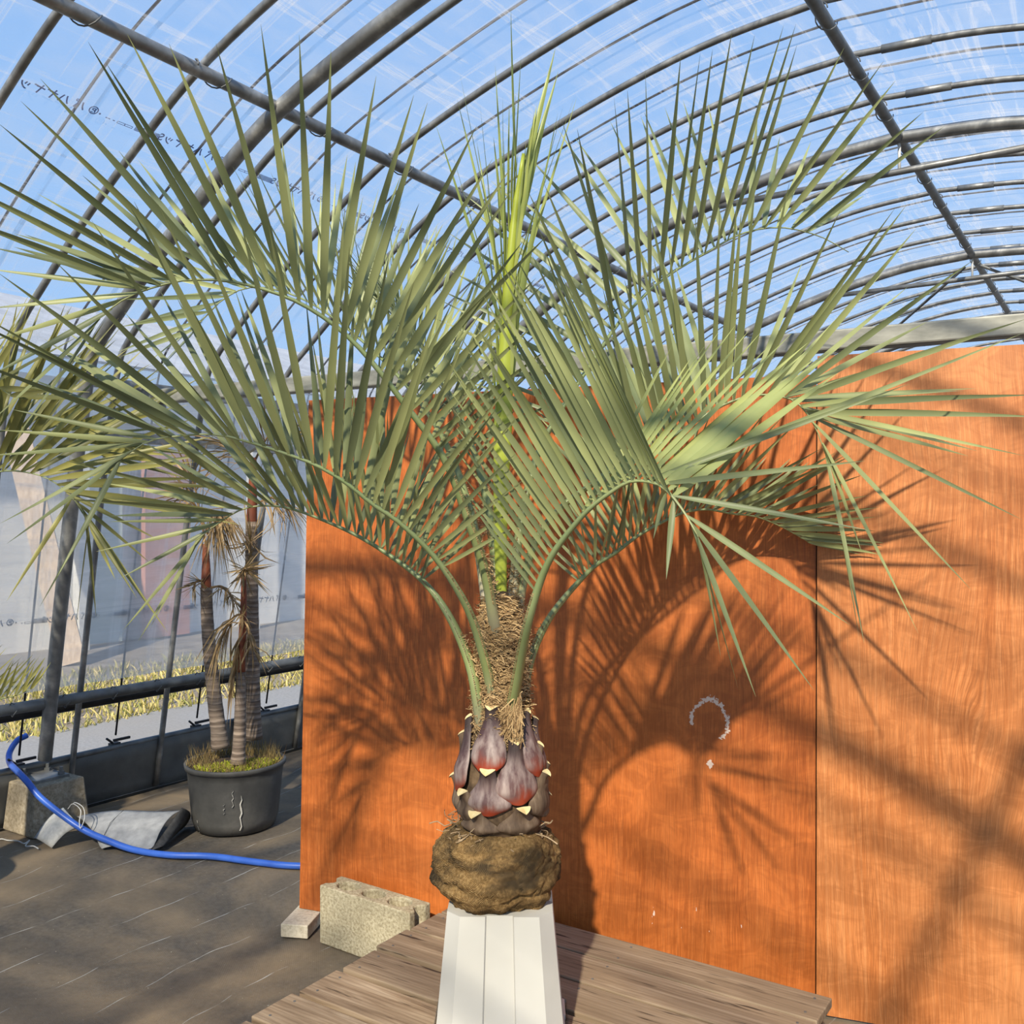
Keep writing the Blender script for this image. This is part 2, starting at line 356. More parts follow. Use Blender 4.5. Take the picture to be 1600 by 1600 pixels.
LEAF_S = mk_leaf('leaflet_fused', (.33, .38, .14), (.46, .50, .18), .2, spec=.3)
LEAF_O = mk_leaf('leaflet_olive', (.10, .105, .035), (.34, .315, .09), .14, spec=.3)
LEAF_Y = mk_leaf('leaflet_young', (.25, .31, .085), (.44, .48, .12), .30)
DRY = mk_leaf('dry_leaf', (.13, .075, .04), (.55, .38, .19), .15, .75, spec=.2)
RUST = noisy('red_crownshaft', (.12, .035, .018), (.27, .075, .03), 12, .55)
M = Mat('ringed_bark', .85, .2); s = M.sep(M.map((1, 1, 1))); n = M.noise(M.map((1, 1, 1)), 9, 4); f = M.noise(M.map((6, 6, 90)), 1, 3)
wv = M.math('SINE', M.math('MULTIPLY', M.math('ADD', s[2], M.math('MULTIPLY', n, .025)), 230))
c = M.ramp(f, [(.3, (.15, .112, .085)), (.7, (.33, .26, .20))]); c = M.mix(M.ramp(wv, [(.72, 0.0), (1, .55)]), c, (.07, .05, .04)); M.color(c); M.bump(wv, .4, .004); BARK = M.m
M = Mat('black_pot', .55, .35); n = M.noise(M.map((1, 1, 1)), 4, 6, .65); M.color(M.ramp(n, [(.3, (.042, .042, .040)), (.55, (.085, .083, .077)), (.8, (.17, .16, .145))])); POT = M.m
TEAR = noisy('torn_edge', (.42, .40, .36), (.6, .58, .52), 40, .8)
SOIL = noisy('potting_soil', (.035, .025, .017), (.12, .085, .055), 40, .95, bump=.6, bdist=.01)
MOSS = mk_leaf('green_moss', (.20, .25, .012), (.48, .50, .03), .2, .7)
WEED = mk_leaf('dry_weed', (.16, .085, .04), (.34, .26, .09), .15, .8)
HOSE = noisy('blue_hose_material', (.025, .085, .40), (.05, .15, .58), 9, .38, spec=.5)
STRING = noisy('white_string', (.5, .49, .45), (.7, .69, .64), 30, .8)

# ------------------------------------------------------------------ floor and ground
mb = MB(); nx, ny = 40, 90
rows = []
for j in range(ny + 1):
    r = []
    for i in range(nx + 1):
        v = -4.24 + 6.5 * i / nx; u = -5.2 + 19.4 * j / ny
        z = .006 * mnoise.noise(Vector((v * 1.6, u * 1.6, 0))) + .004 * mnoise.noise(Vector((v * 5, u * 5, 3))) - .006
        r.append(Vector((v, u, min(z, 0))))
    rows.append(r)
mb.grid(rows); fl = mb.build('floor', CLOTH, smooth=True); fl.rotation_euler = (0, 0, -TH)
tag(fl, 'dusty black weed-control cloth floor with thin white lines', kind='structure')
mb = MB(); mb.grid([[Vector((x, y, -.03)) for x in (-60, 60)] for y in (-60, 60)]); g = mb.build('outdoor_ground', DIRT); tag(g, 'brown bare ground outside the plastic side wall', kind='structure')
mb = MB(); rows = []
for j in range(60):
    u = -5 + 19 * j / 59; rows.append([Vector((-4.26 - 1.68 * i / 6, u, .0 + .012 * mnoise.noise(Vector((i * .9, u * 1.3, 5))))) for i in range(7)])
mb.grid(rows); o = mb.build('ground_sheet', CLOTH_OUT, smooth=True); o.rotation_euler = (0, 0, -TH); tag(o, 'pale grey ground sheet strip lying outside along the greenhouse wall', 'ground sheet')
mb = MB()
for k in range(15000):
    u = random.uniform(.5, 11); v = -5.88 - 2.2 * random.random() ** 1.2; 
    if mnoise.noise(Vector((u * 1.5, v * 3, 0))) < -.35: continue
    h = random.uniform(.02, .085); q = random.uniform(0, 6.28); lean = random.uniform(.1, 1.3) * h; wd = random.uniform(.004, .010)
    b = Vector((v, u, -.02)); e = b + Vector((math.cos(q) * lean, math.sin(q) * lean, h)); wv = Vector((math.sin(q), -math.cos(q), 0)) * wd
    mb.add([b - wv, b + wv, (b + e) / 2 + wv * .8 + Vector((0, 0, h * .15)), e], [(0, 1, 2), (0, 2, 3)], random.random())
o = mb.build('grass', GRASS); o.rotation_euler = (0, 0, -TH); tag(o, 'strip of dry yellow and green grass outside beyond the grey sheet', 'grass', kind='stuff')

# ------------------------------------------------------------------ greenhouse frame
RV = -.97                                    # ridge line
HALF = [(-4.195, 0), (-4.06, .75), (-3.925, 1.48), (-3.81, 2.02), (-3.735, 2.15), (-3.60, 2.26), (-3.35, 2.45), (-2.99, 2.683), (-2.60, 2.893), (-2.0, 3.09), (-1.45, 3.215), (RV, 3.255)]
_h = catmull([Vector((a, 0, b)) for a, b in HALF], 5)
PROF = [(p.x, p.z) for p in _h] + [(2 * RV - p.x, p.z) for p in _h[-2::-1]]
def offset(prof, d):
    out = []
    for i, (v, z) in enumerate(prof):
        a = prof[max(i - 1, 0)]; b = prof[min(i + 1, len(prof) - 1)]
        tx, tz = b[0] - a[0], b[1] - a[1]; L = math.hypot(tx, tz); out.append((v - tz / L * d, z + tx / L * d))
    return out
frame = gframe('greenhouse_frame'); tag(frame, 'grey steel pipe frame of the arched greenhouse, with columns, hoops and purlins', 'greenhouse frame')
def gpart(name, mb, mat, parent, smooth=True, loc=(0, 0, 0), me=None):
    me = me or mb.mesh(name, mat, smooth); o = bpy.data.objects.new(name, me); col.objects.link(o); o.parent = parent; o.location = loc; return o
mb = MB(); p0 = [(v, z) for v, z in PROF if z > .215]; mb.tube([(v, 0, z) for v, z in p0], .0305, 12, up=(0, 1, 0)); ARCH_ME = mb.mesh('main_arch', STEEL, True)
pr = offset(PROF, .062); mb = MB(); mb.tube([(v, 0, max(z, -.02)) for v, z in pr], .0145, 8, up=(0, 1, 0)); HOOP_ME = mb.mesh('hoop', STEEL, True)
MAIN_U = [-2.5, -.05, 2.41, 4.89, 7.33, 9.85, 12.3]
HOOP_U = [2.59 + .487 * k for k in range(-15, 23)]
for u in MAIN_U:
    gpart('main_arch', None, None, frame, loc=(0, u, 0), me=ARCH_ME)
    if abs(u) > 3:
        zt = 3.088; mb = MB(); mb.tube([(-2.0, 0, zt), (2 * RV + 2.0, 0, zt)], .017, 8); gpart('tie_rod', mb, STEEL, frame, loc=(0, u, 0))
        mb = MB(); mb.tube([(RV, 0, zt), (RV, 0, 3.24)], .0075, 6); gpart('hanger_rod', mb, WHITEP, frame, loc=(0, u, 0))
for u in HOOP_U: gpart('hoop', None, None, frame, loc=(0, u, 0), me=HOOP_ME)
for (v, z, r) in ((RV, 3.205, .0235), (-2.62, 2.848, .0235), (2 * RV + 2.62, 2.848, .0235)):
    mb = MB(); mb.tube([(v, -5 + k * .5, z + .045) for k in range(39)], r, 10); gpart('purlin', mb, DSTEEL if v == RV else STEEL, frame)
# wire clips that hold hoop and purlin together, and slip joints on the hoops near the ridge
def wire_loop(v, z):
    mb = MB(); pts = []
    for k in range(15):
        q = k / 14 * 6.6; pts.append((v + .031 * math.cos(q), -.07 + .14 * k / 14 * (1 if k > 3 else .3), z + .031 * math.sin(q)))
    mb.tube(pts, .0028, 5); return mb.mesh('wire_clip', DSTEEL, True)
for (v, z) in ((RV, 3.25), (-2.62, 2.893)):
    me = wire_loop(v, z)
    for u in HOOP_U[9:]: gpart('wire_clip', None, None, frame, loc=(0, u, 0), me=me)
mb = MB(); ps = [(v, z) for v, z in pr if RV + .05 < v < RV + .32]; mb.tube([(v, 0, z) for v, z in ps], .0185, 8, up=(0, 1, 0)); SLEEVE = mb.mesh('hoop_sleeve', STEEL, True)
for u in HOOP_U[8:]: gpart('hoop_sleeve', None, None, frame, loc=(0, u, 0), me=SLEEVE)
# side rails: inner rail pipe with the rolled-up film behind it, and the skirt pipe
def side_v(z, off=0):
    P = offset(PROF, off)
    for (a, b) in zip(P, P[1:]):
        if a[1] <= z <= b[1]: return lerp(a[0], b[0], (z - a[1]) / (b[1] - a[1]))
    return P[0][0]
mb = MB(); mb.tube([(side_v(.56, .02), -5 + k, .56) for k in range(20)], .026, 10); gpart('side_rail', mb, DSTEEL, frame)
mb = MB(); mb.tube([(side_v(.515, .10), -5 + k, .515) for k in range(20)], .030, 10); gpart('rolled_film', mb, BLACK, frame)
mb = MB(); mb.tube([(side_v(.26, .085), -5 + k, .26) for k in range(20)], .015, 8); gpart('skirt_pipe', mb, DSTEEL, frame)
u0 = 0; mb = MB(); mb.tube([(side_v(.56) + .03, u0, .59), (side_v(.56) + .005, u0, .592), (side_v(.56) - .03, u0, .56), (side_v(.56) + .005, u0 + .005, .53), (side_v(.56) + .032, u0 + .01, .56)], .003, 5)
_rw = mb
for zz in (1.77, 2.0):
    mb = MB(); mb.box((side_v(zz, .02), 8.2, zz), (.035, 11.6, .045)); gpart('side_rail', mb, STEEL, frame, False)
RW = _rw.mesh('rail_wire', DSTEEL, True)
for k in range(24): gpart('rail_wire', None, None, frame, loc=(0, 1.5 + k * .243, 0), me=RW)
# diagonal brace between the second and third bay
mb = MB(); mb.tube([(-1.02, 7.33, 3.17), (-2.5, 9.4, 2.70)], .011, 6); gpart('diagonal_brace', mb, DSTEEL, frame)
mb = MB(); mb.tube([(-.92, 7.33, 3.17), (.5, 9.4, 2.75)], .011, 6); gpart('diagonal_brace', mb, DSTEEL, frame)
# base plate and anchor bolts of the column in view
mb = MB(); mb.box((-4.157, 2.41, .222), (.16, .16, .012)); gpart('base_plate', mb, STEEL, frame, False)
for dx, dy in ((-.055, -.055), (.055, .055), (-.055, .055)):
    mb = MB(); mb.tube([(-4.157 + dx, 2.41 + dy, .225), (-4.157 + dx, 2.41 + dy, .262)], .008, 6); mb.tube([(-4.157 + dx, 2.41 + dy, .228), (-4.157 + dx, 2.41 + dy, .242)], .014, 6); gpart('anchor_bolt', mb, DSTEEL, frame, False)

# film, skirt and straps
def film_obj(name, lo, hi, mat, off=.082):
    P = [q for q in offset(PROF, off)]
    idx = [i for i, q in enumerate(P) if lo(q, i) and hi(q, i)]
    mb = MB(); rows = []
    U0, U1, n = -5.1, 14.1, 160
    for j in range(n + 1):
        u = lerp(U0, U1, j / n)
        d = .012 * abs(math.sin((u - 2.59) / .487 * math.pi)) ; rows.append([Vector((P[i][0], u, P[i][1] - d * .5 + .004 * mnoise.noise(Vector((P[i][0] * 2, u * 3, P[i][1]))))) for i in idx])
    mb.grid(rows); o = mb.build(name, mat, smooth=True); o.rotation_euler = (0, 0, -TH); return o
NP = len(PROF); iL = min(i for i, q in enumerate(PROF) if q[1] >= 2.02); i0 = min(i for i, q in enumerate(PROF) if q[1] >= .50)
ceil = film_obj('ceiling', lambda q, i: i >= iL, lambda q, i: i <= NP - 1 - iL, FILM_TOP); tag(ceil, 'clear wrinkled plastic roof film over the arched hoops', kind='structure')
wl = film_obj('wall_left', lambda q, i: i >= i0, lambda q, i: i <= iL, FILM_SIDE); tag(wl, 'hazy translucent plastic side wall film on the left', kind='structure')
wr = film_obj('wall_right', lambda q, i: i >= NP - 1 - iL, lambda q, i: i <= NP - 1 - i0, FILM_SIDE); tag(wr, 'hazy translucent plastic side wall film on the right', kind='structure')
for nm, u in (('wall_back', 14.1),):
    P = offset(PROF, .08); mb = MB(); mb.add([Vector((v, u, z)) for v, z in P], [tuple(range(len(P)))]); o = mb.build(nm, FILM_SIDE); o.rotation_euler = (0, 0, -TH); tag(o, 'hazy plastic end wall far behind the wooden panels', kind='structure')
for side in (-1, 1):
    mb = MB(); rows = []
    for j in range(100):
        u = -5 + 19 * j / 99; rr = []
        for i in range(5):
            z = -.02 + .28 * i / 4; vv = side_v(max(z, .001), .075) + .012 * mnoise.noise(Vector((u * 2.3, z * 6, 1)))
            if side > 0: vv = 2 * RV - vv
            rr.append(Vector((vv, u, z)))
        rows.append(rr)
    mb.grid(rows); o = mb.build('skirt', SKIRT, smooth=True); o.parent = wl if side < 0 else wr; solid(o, .003)
ps = [(v, z) for v, z in offset(PROF, .10) if z > .25]
mb = MB(); mb.tube([(v, 0, z) for v, z in ps], .0052, 5, up=(0, 1, 0)); ST_ME = mb.mesh('film_strap', STRAP, True)
for k, u in enumerate(HOOP_U[:-1]): gpart('film_strap', None, None, ceil, loc=(0, u + .2435, 0), me=ST_ME)
mb = MB(); sv = side_v(.26, .1); mb.box((sv, 0, .265), (.03, .05, .03)); mb.box((sv + .015, .03, .295), (.012, .09, .012)); mb.tube([(sv, -.01, .28), (sv + .01, -.05, .31)], .006, 5); BK = mb.mesh('strap_buckle', BLACK)
for u in HOOP_U[12:22]: gpart('strap_buckle', None, None, wl, loc=(0, u + .2435, 0), me=BK)
# print along the film (seen from inside, so it reads backwards)
def film_text(parent, v_at, u, off, mat, body, size, wall=False):
    P = offset(PROF, off)
    for a, b in zip(P, P[1:]):
        if (a[1] <= v_at <= b[1]) if wall else (a[0] <= v_at <= b[0]): break
    t = (v_at - a[1]) / (b[1] - a[1]) if wall else (v_at - a[0]) / (b[0] - a[0])
    v, z = lerp(a[0], b[0], t), lerp(a[1], b[1], t)
    tang = Vector((b[0] - a[0], 0, b[1] - a[1])).normalized()
    cu = bpy.data.curves.new('film_print', 'FONT'); cu.body = body; cu.size = size; cu.align_x = 'CENTER'; cu.offset = size * .018; cu.materials.append(mat)
    o = bpy.data.objects.new('film_print', cu); col.objects.link(o); o.parent = parent
    X = Vector((0, -1, 0)); Y = tang; Z = X.cross(Y)
    o.matrix_local = Matrix((( X.x, Y.x, Z.x, v), (X.y, Y.y, Z.y, u), (X.z, Y.z, Z.z, z), (0, 0, 0, 1)))
for k in range(6):
    film_text(ceil, -3.0, 1.78 + .54 * k, .094, PRINT, '\u00ae \u30d1 \u30cf\u30e4\u30e4\u30c3S', .044)
    film_text(ceil, -3.0, 2.04 + .54 * k, .094, PRINT, '\u25a6\u25a6\u25a6\u25a6 \u25ad\u25ad - -- \u30fb -', .030)
    film_text(wl, .925, 2.12 + .40 * k, .094, PRINTD, '\u00ae \u30d1 \u30cf\u30e4\u30e4\u30c3S', .040, True)
    film_text(wl, .925, 2.32 + .40 * k, .094, PRINTD, '\u25a6\u25a6\u25a6 \u25ad - \u30fb --', .028, True)

# cross beam above the plywood, carried by a post at each end
bA, bB = Vector((2.75, 2.105, 0)), Vector((-1.665, 4.366, 0)); bd = (bB - bA).normalized(); brz = math.atan2(bd.y, bd.x)
bm_root = empty('cross_beam', (bA + bB) / 2); tag(bm_root, 'weathered grey square steel beam spanning above the orange panels', 'beam')
mb = MB(); mb.box((bA + bB) / 2 + Vector((0, 0, 1.955)), ((bB - bA).length, .06, .064), brz); bevel(mb.build('beam_bar', BEAM, bm_root), .006)
for q in (bA + bd * .03,):
    mb = MB(); mb.box(q + Vector((0, 0, .959)), (.05, .05, 1.917), brz); mb.build('post', BEAM, bm_root)
mb = MB(); mb.box(bB + Vector((.0, .0, 1.955)), (.10, .085, .10), -TH); mb.build('end_bracket', STEEL, bm_root)

# ------------------------------------------------------------------ plywood panels
LEAN = R(1.9); PD = Vector((1.644, -.612, 0)).normalized(); PN = Vector((PD.y, -PD.x, 0))           # PN points to the camera
P0 = Vector((-.736, 3.272, 0)); prz = math.atan2(PD.y, PD.x)
def panel(name, t0, wd, z0, h, mat, label, off=0, lean=LEAN):
    o = P0 + PD * t0 - PN * off
    mb = MB(); mb.box((wd / 2, .006, h / 2), (wd, .012, h)); ob = mb.build(name, mat); ob.data.materials.append(PLYEDGE)
    for p in ob.data.polygons:
        if abs(p.normal.y) < .5: p.material_index = 1
    ob.location = o + Vector((0, 0, z0)); ob.rotation_euler = (-lean, 0, prz); tag(ob, label, 'plywood panel'); return ob
panel('plywood_panel', 0, 1.702, .046, 1.765, PLY1, 'smooth orange plywood panel behind the palm with a chalky ring scuff')
panel('plywood_panel', 1.706, 1.80, .002, 1.86, PLY2, 'orange plywood panel with swirling knots at the right edge of the photo', -.022, LEAN + R(.22))
b_ = P0 + PD * 1.704 - PN * .034; mb = MB(); mb.box((0, 0, .87), (.09, .036, 1.74)); ob = mb.build('seam_light_block', PLYEDGE); ob.location = (b_.x, b_.y, .002); ob.rotation_euler = (-LEAN, 0, prz); tag(ob, 'dark strip added behind the seam between the orange panels to block light', 'light blocker')  # added strip, nearly unseen, keeps light from leaking through the seam
def wall_clamp(p):
    d = (p - P0).dot(PN) - (.036 if (p - P0).dot(PD) > 1.69 else .012) + p.z * math.tan(LEAN); t = (p - P0).dot(PD)
    if d < 0 and t > -.05 and p.z < 1.93: return p - PN * d
    v = CU * p.x - SU * p.y; lim = -3.86 + .17 * max(0, min(1, (p.z - 1.0)))
    if v < lim and p.z < 2.1: return p + Vector((CU, -SU, 0)) * (lim - v)
    return p

# ------------------------------------------------------------------ pallet
PZ = .18
c_r = floor_at(1302, 1558, PZ)                       # right back corner
UV = Vector((SU, CU, 0)); VV = Vector((CU, -SU, 0))
pl = floor_at(560, 1494, PZ)                         # a point on the left edge
Lp = (c_r - pl).dot(VV)
pallet = empty('pallet', (c_r.x, c_r.y, 0)); tag(pallet, 'weathered brown slatted wooden pallet under the white planter', 'pallet')
plrz = math.atan2(-SU, CU)
uu = 0
for k, (wd, gap) in enumerate(((.134, .007), (.138, .008), (.132, .020), (.128, .020), (.136, .018), (.134, .020), (.134, .018), (.134, .012), (.134, .012))):
    uu -= wd / 2; th = .024
    c = c_r + UV * uu - VV * (Lp / 2 + random.uniform(-.006, .006)); 
    mb = MB(); mb.box((0, 0, 0), (Lp - random.uniform(0, .012), wd, th)); ob = mb.build('plank', WOOD); ob.parent = pallet
    ob.location = Vector((c.x - c_r.x, c.y - c_r.y, PZ - th / 2 - random.uniform(0, .003))); ob.rotation_euler = (random.uniform(-.008, .008), 0, plrz + random.uniform(-.004, .004)); bevel(ob, .003)
    for e in (.035, .52, .965):
        for j in (-.3, .3):
            nb = MB(); nb.tube([(Lp * (e - .5), wd * j, th / 2 - .002), (Lp * (e - .5), wd * j, th / 2 + .0012)], .0035, 8); no = nb.build('nail', DSTEEL); no.parent = ob
    uu -= wd / 2 + gap
for e in (.045, .5, .955):
    c = c_r + UV * (uu / 2) - VV * Lp * e; mb = MB(); mb.box((c.x, c.y, .0), (.06, -uu - .02, .001), plrz)
    mb = MB(); mb.box((c.x - c_r.x, c.y - c_r.y, (PZ - .027) / 2 + .009), (.06, -uu - .02, PZ - .027 - .018), plrz); ob = mb.build('stringer', WOOD); ob.parent = pallet
for f in (.1, .5, .9):
    c = c_r + UV * (uu * f) - VV * Lp / 2; mb = MB(); mb.box((c.x - c_r.x, c.y - c_r.y, .009), (Lp - .02, .09, .018), plrz); ob = mb.build('bottom_board', WOOD); ob.parent = pallet

# ------------------------------------------------------------------ white planter, upside down under the root ball
TX, TD = -.026, 2.25
plc = Vector((TX, TD, PZ))
planter = empty('planter', plc); tag(planter, 'white tapered plastic planter turned upside down beneath the burlap ball', 'planter')
def oct_ring(hw, z, ch=.24, rib=0):
    pts = []; c = hw * .74
    for q in range(4):
        m = Matrix.Rotation(q * math.pi / 2 + R(-1), 3, 'Z')
        for x in (-1, -.36, -.33, .33, .36, 1):
            dep = hw if abs(x) > .34 else hw - rib
            pts.append(m @ Vector((x * c, -dep, 0)) + Vector((TX, TD, z)))
    return pts
mb = MB(); rows = [oct_ring(lerp(.156, .122, (z - PZ) / .335), z, rib=.003) for z in (PZ, PZ + .012)]
rows += [oct_ring(lerp(.150, .119, (z - PZ) / .335), z, rib=.007) for z in (PZ + .014, .3, .40, .487, .495)]
mb.grid(rows, closed=True); n = len(rows[0]); o0 = len(mb.v) - n; mb.f.append(tuple(range(o0, o0 + n)))
mb.build('planter_body', PLASTIC, planter)
mb = MB(); rm = [oct_ring(.160, PZ), oct_ring(.160, PZ + .010)]; mb.grid(rm, closed=True); mb.build('rim', PLASTIC, planter)

# ------------------------------------------------------------------ concrete block, stone slab
bl = Vector((-.632, 3.105, 0)); brot = plrz + R(-1.5)
blk = MB(); L_, W_, H_ = .39, .10, .19
ns = 72
def outline(n=20):
    e = .022
    pts = [(0, 0), (L_, 0)]
    for k in range(7): q = k / 6; pts.append((L_ - e * math.sin(math.pi * q) , W_ * (.25 + .5 * q)))
    pts += [(L_, W_), (0, W_)]
    for k in range(7): q = k / 6; pts.append((e * math.sin(math.pi * q), W_ * (.75 - .5 * q)))
    return pts
import bmesh
bm = bmesh.new()
outer = outline()
def ring_loop(cx, rx, ry, n=18): return [(cx + rx * math.cos(6.2832 * k / n), W_ / 2 + ry * math.sin(6.2832 * k / n)) for k in range(n)]
holes = [ring_loop(L_ * f, .044, .032) for f in (.215, .5, .785)]
for z in (H_,):
    edges = []
    for loop in [outer] + holes:
        vs_ = [bm.verts.new((x, y, z)) for x, y in loop]
        edges += [bm.edges.new((vs_[i], vs_[(i + 1) % len(vs_)])) for i in range(len(vs_))]
    bmesh.ops.triangle_fill(bm, use_beauty=True, use_dissolve=False, edges=edges)
geom = bmesh.ops.extrude_face_region(bm, geom=bm.faces[:])
for e in geom['geom']:
    if isinstance(e, bmesh.types.BMVert): e.co.z = 0
bmesh.ops.recalc_face_normals(bm, faces=bm.faces[:])
me = bpy.data.meshes.new('concrete_block'); bm.to_mesh(me); bm.free(); me.materials.append(BLOCK)
ob = bpy.data.objects.new('concrete_block', me); col.objects.link(ob); ob.location = bl; ob.rotation_euler = (0, 0, brot); bevel(ob, .004)
tag(ob, 'rough concrete hollow block with three cores beside the pallet', 'concrete block')
mb = MB(); mb.box((0, 0, .022), (.095, .30, .044)); ob = mb.build('stone_slab', STONE); ob.location = (-.699, 3.288, 0); ob.rotation_euler = (0, 0, R(-9.6)); bevel(ob, .003)
tag(ob, 'small pale cream slab at the left foot of the orange panel', 'slab')

# ------------------------------------------------------------------ column footing
fc = G(2.41, -4.157, 0); mb = MB(); mb.box((0, 0, .108), (.25, .27, .216), 0, taper=.86); ob = mb.build('concrete_footing', FOOT); ob.location = fc + Vector((CU, -SU, 0)) * .032; ob.rotation_euler = (0, 0, -TH); bevel(ob, .008)
tag(ob, 'stained concrete footing at the base of the grey steel column', 'footing')

# ------------------------------------------------------------------ palms
WPROF = [(0, .28), (.06, .62), (.2, .95), (.35, 1), (.55, .82), (.75, .52), (.9, .25), (1, .02)]
SST = [0, .07, .2, .38, .56, .74, .89, 1]
def leaflet(mb, p, d, T, L, hw, droop, var, fold=.35, side_curl=0, clamp=True):
    wv = T - d * T.dot(d)
    if wv.length < 1e-4: wv = Vector((0, 0, 1)) - d * d.z
    wv.normalize(); nv = d.cross(wv).normalized(); rows = []
    tw = random.uniform(-.35, .35); tw0 = random.uniform(-.2, .2)
    for s in SST:
        c = p + d * (L * s) + Vector((0, 0, -droop * L * s * s)) + wv * (side_curl * L * s * s)
        hwid = hw * .88 * interp(WPROF, s); a = tw0 + tw * s; ww = wv * math.cos(a) + nv * math.sin(a); nn = nv * math.cos(a) - wv * math.sin(a)
        row = [c - ww * hwid + nn * (hwid * fold), c, c + ww * hwid + nn * (hwid * fold)]
        if clamp: row = [wall_clamp(q) for q in row]
        rows.append(row)
    mb.grid(rows, var)

FRINGE = []
def frond(parent, ctrl, start, n, Lmax, mat, single, rest=None, r0=.017, r1=.0095, vee=55, fa=(72, 22), hw=.0105, az=None, droop=.10,
          Lprof=((0, .42), (.12, .68), (.32, .96), (.5, 1), (.75, .9), (.9, .72), (1, .55)), skip=None, roll=0, name='frond', spines=True, sides=(-1, 1), bias=None, pmat=None, jit=1.0, dirfn=None, mat2=None, qe=1.08):
    pts, L = resample(catmull(ctrl, 10), 44)
    rad = []
    for i in range(44):
        t = i / 43
        rad.append(lerp(r0 * (1 + .45 * max(0, 1 - t / .12)), r1, t / start) if t < start else lerp(r1, .0016, ((t - start) / (1 - start)) ** .8))
    if az is None:
        a = pts[-1] - pts[0]; a.z = 0
    else: a = Vector(az)
    a.normalize(); S0 = Vector((-a.y, a.x, 0))
    mb = MB(); mb.tube(pts, rad, 8, .72, up=-a)
    for i in range(44):
        for k in range(8): mb.var[i * 8 + k] = i / 43
    rac = mb.build(name, pmat or PETIOLE, parent, True)
    if spines and parent.name == 'palm_tree':
        for k in range(170):
            t = start * random.uniform(.04, .72) ** 1.3; f = t * 43; i = min(int(f), 42); p = pts[i].lerp(pts[i + 1], f - i); T = (pts[i + 1] - pts[i]).normalized()
            S = (S0 - T * S0.dot(T)).normalized(); rr = lerp(r0, r1, t / start); sd = random.choice((-1, 1))
            FRINGE.append((p + S * sd * rr * .8 - a * rr * .5, (S * sd * random.uniform(-.2, .6) - a * random.uniform(.2, .9) + T * random.uniform(-.6, .8)).normalized(), random.uniform(.008, .030) * (1.15 - t / start)))
    if spines:
        sp = MB()
        for k in range(70):
            t = lerp(.12, start, k / 70); f = t * 43; i = min(int(f), 42); p = pts[i].lerp(pts[i + 1], f - i); T = (pts[i + 1] - pts[i]).normalized()
            S = (S0 - T * S0.dot(T)).normalized(); rr = lerp(r0, r1, t / start)
            for sd in (-1, 1):
                b = p + S * sd * rr * .95; e = b + (S * sd * .7 + T * .5 + (-a) * .5).normalized() * random.uniform(.004, .011)
                sp.add([b - T * .0022, b + T * .0022, e], [(0, 1, 2)], random.random())
        tag(sp.build('spines', FIBRE_MAT, rac), kind='stuff')
    for k in range(n):
        q = k / (n - 1); t = lerp(start, .995, q ** qe)
        f = t * 43; i = min(int(f), 42); p = pts[i].lerp(pts[i + 1], f - i); T = (pts[i + 1] - pts[i]).normalized()
        S = (S0 - T * S0.dot(T)).normalized(); N = S.cross(T) * -1
        if N.dot(Vector((0, 0, 1)) - a * .3) < 0: N = -N
        if roll:
            m = Matrix.Rotation(R(roll), 3, T); S = m @ S; N = m @ N
        for sd in sides:
            if skip and skip(q, sd): continue
            A = R(lerp(fa[0], fa[1], q ** 1.1) + random.uniform(-4, 4) * jit); B = R(vee + random.uniform(-5, 5) * jit)
            d = T * math.cos(A) + (S * sd * math.cos(B) + N * math.sin(B)) * math.sin(A)
            if dirfn and dirfn(q, sd) is not None: d = dirfn(q, sd).normalized() + Vector((random.uniform(-.035, .035), random.uniform(-.05, .05), random.uniform(-.035, .035)))
            d.normalize()
            LL = Lmax * interp(Lprof, q) * random.uniform(.93, 1.05)
            tgt = MB() if single else rest
            leaflet(tgt, p + S * sd * .003, d, T * sd, LL, hw * lerp(.55, 1, min(1, q / .32)) * (1.35 if (mat2 and sd > 0) else 1), droop * random.uniform(.4, 1.5) * (1 + 1.5 * max(0, q - .75)), random.random())
            if single: tgt.build('leaflet', mat2 if (mat2 and sd > 0) else mat, rac, True)
    return rac

def manual(rac, lst, mat, hw=.0075):
    for a, b in lst:
        a, b = at(*a), at(*b); one = MB(); d = b - a; leaflet(one, a - Vector((0, 0, 0)), d.normalized(), Vector((0, .3, 1)), d.length, hw, .0, random.random(), .5); one.build('leaflet', mat, rac, True)

palm = empty('palm_tree', at(785, 1290, TD)); tag(palm, 'large feathery green palm with burlap root ball standing on the white planter', 'palm')
X0 = 785
def zt(py): return CH + (HY - py) / F * TD
rear = MB()
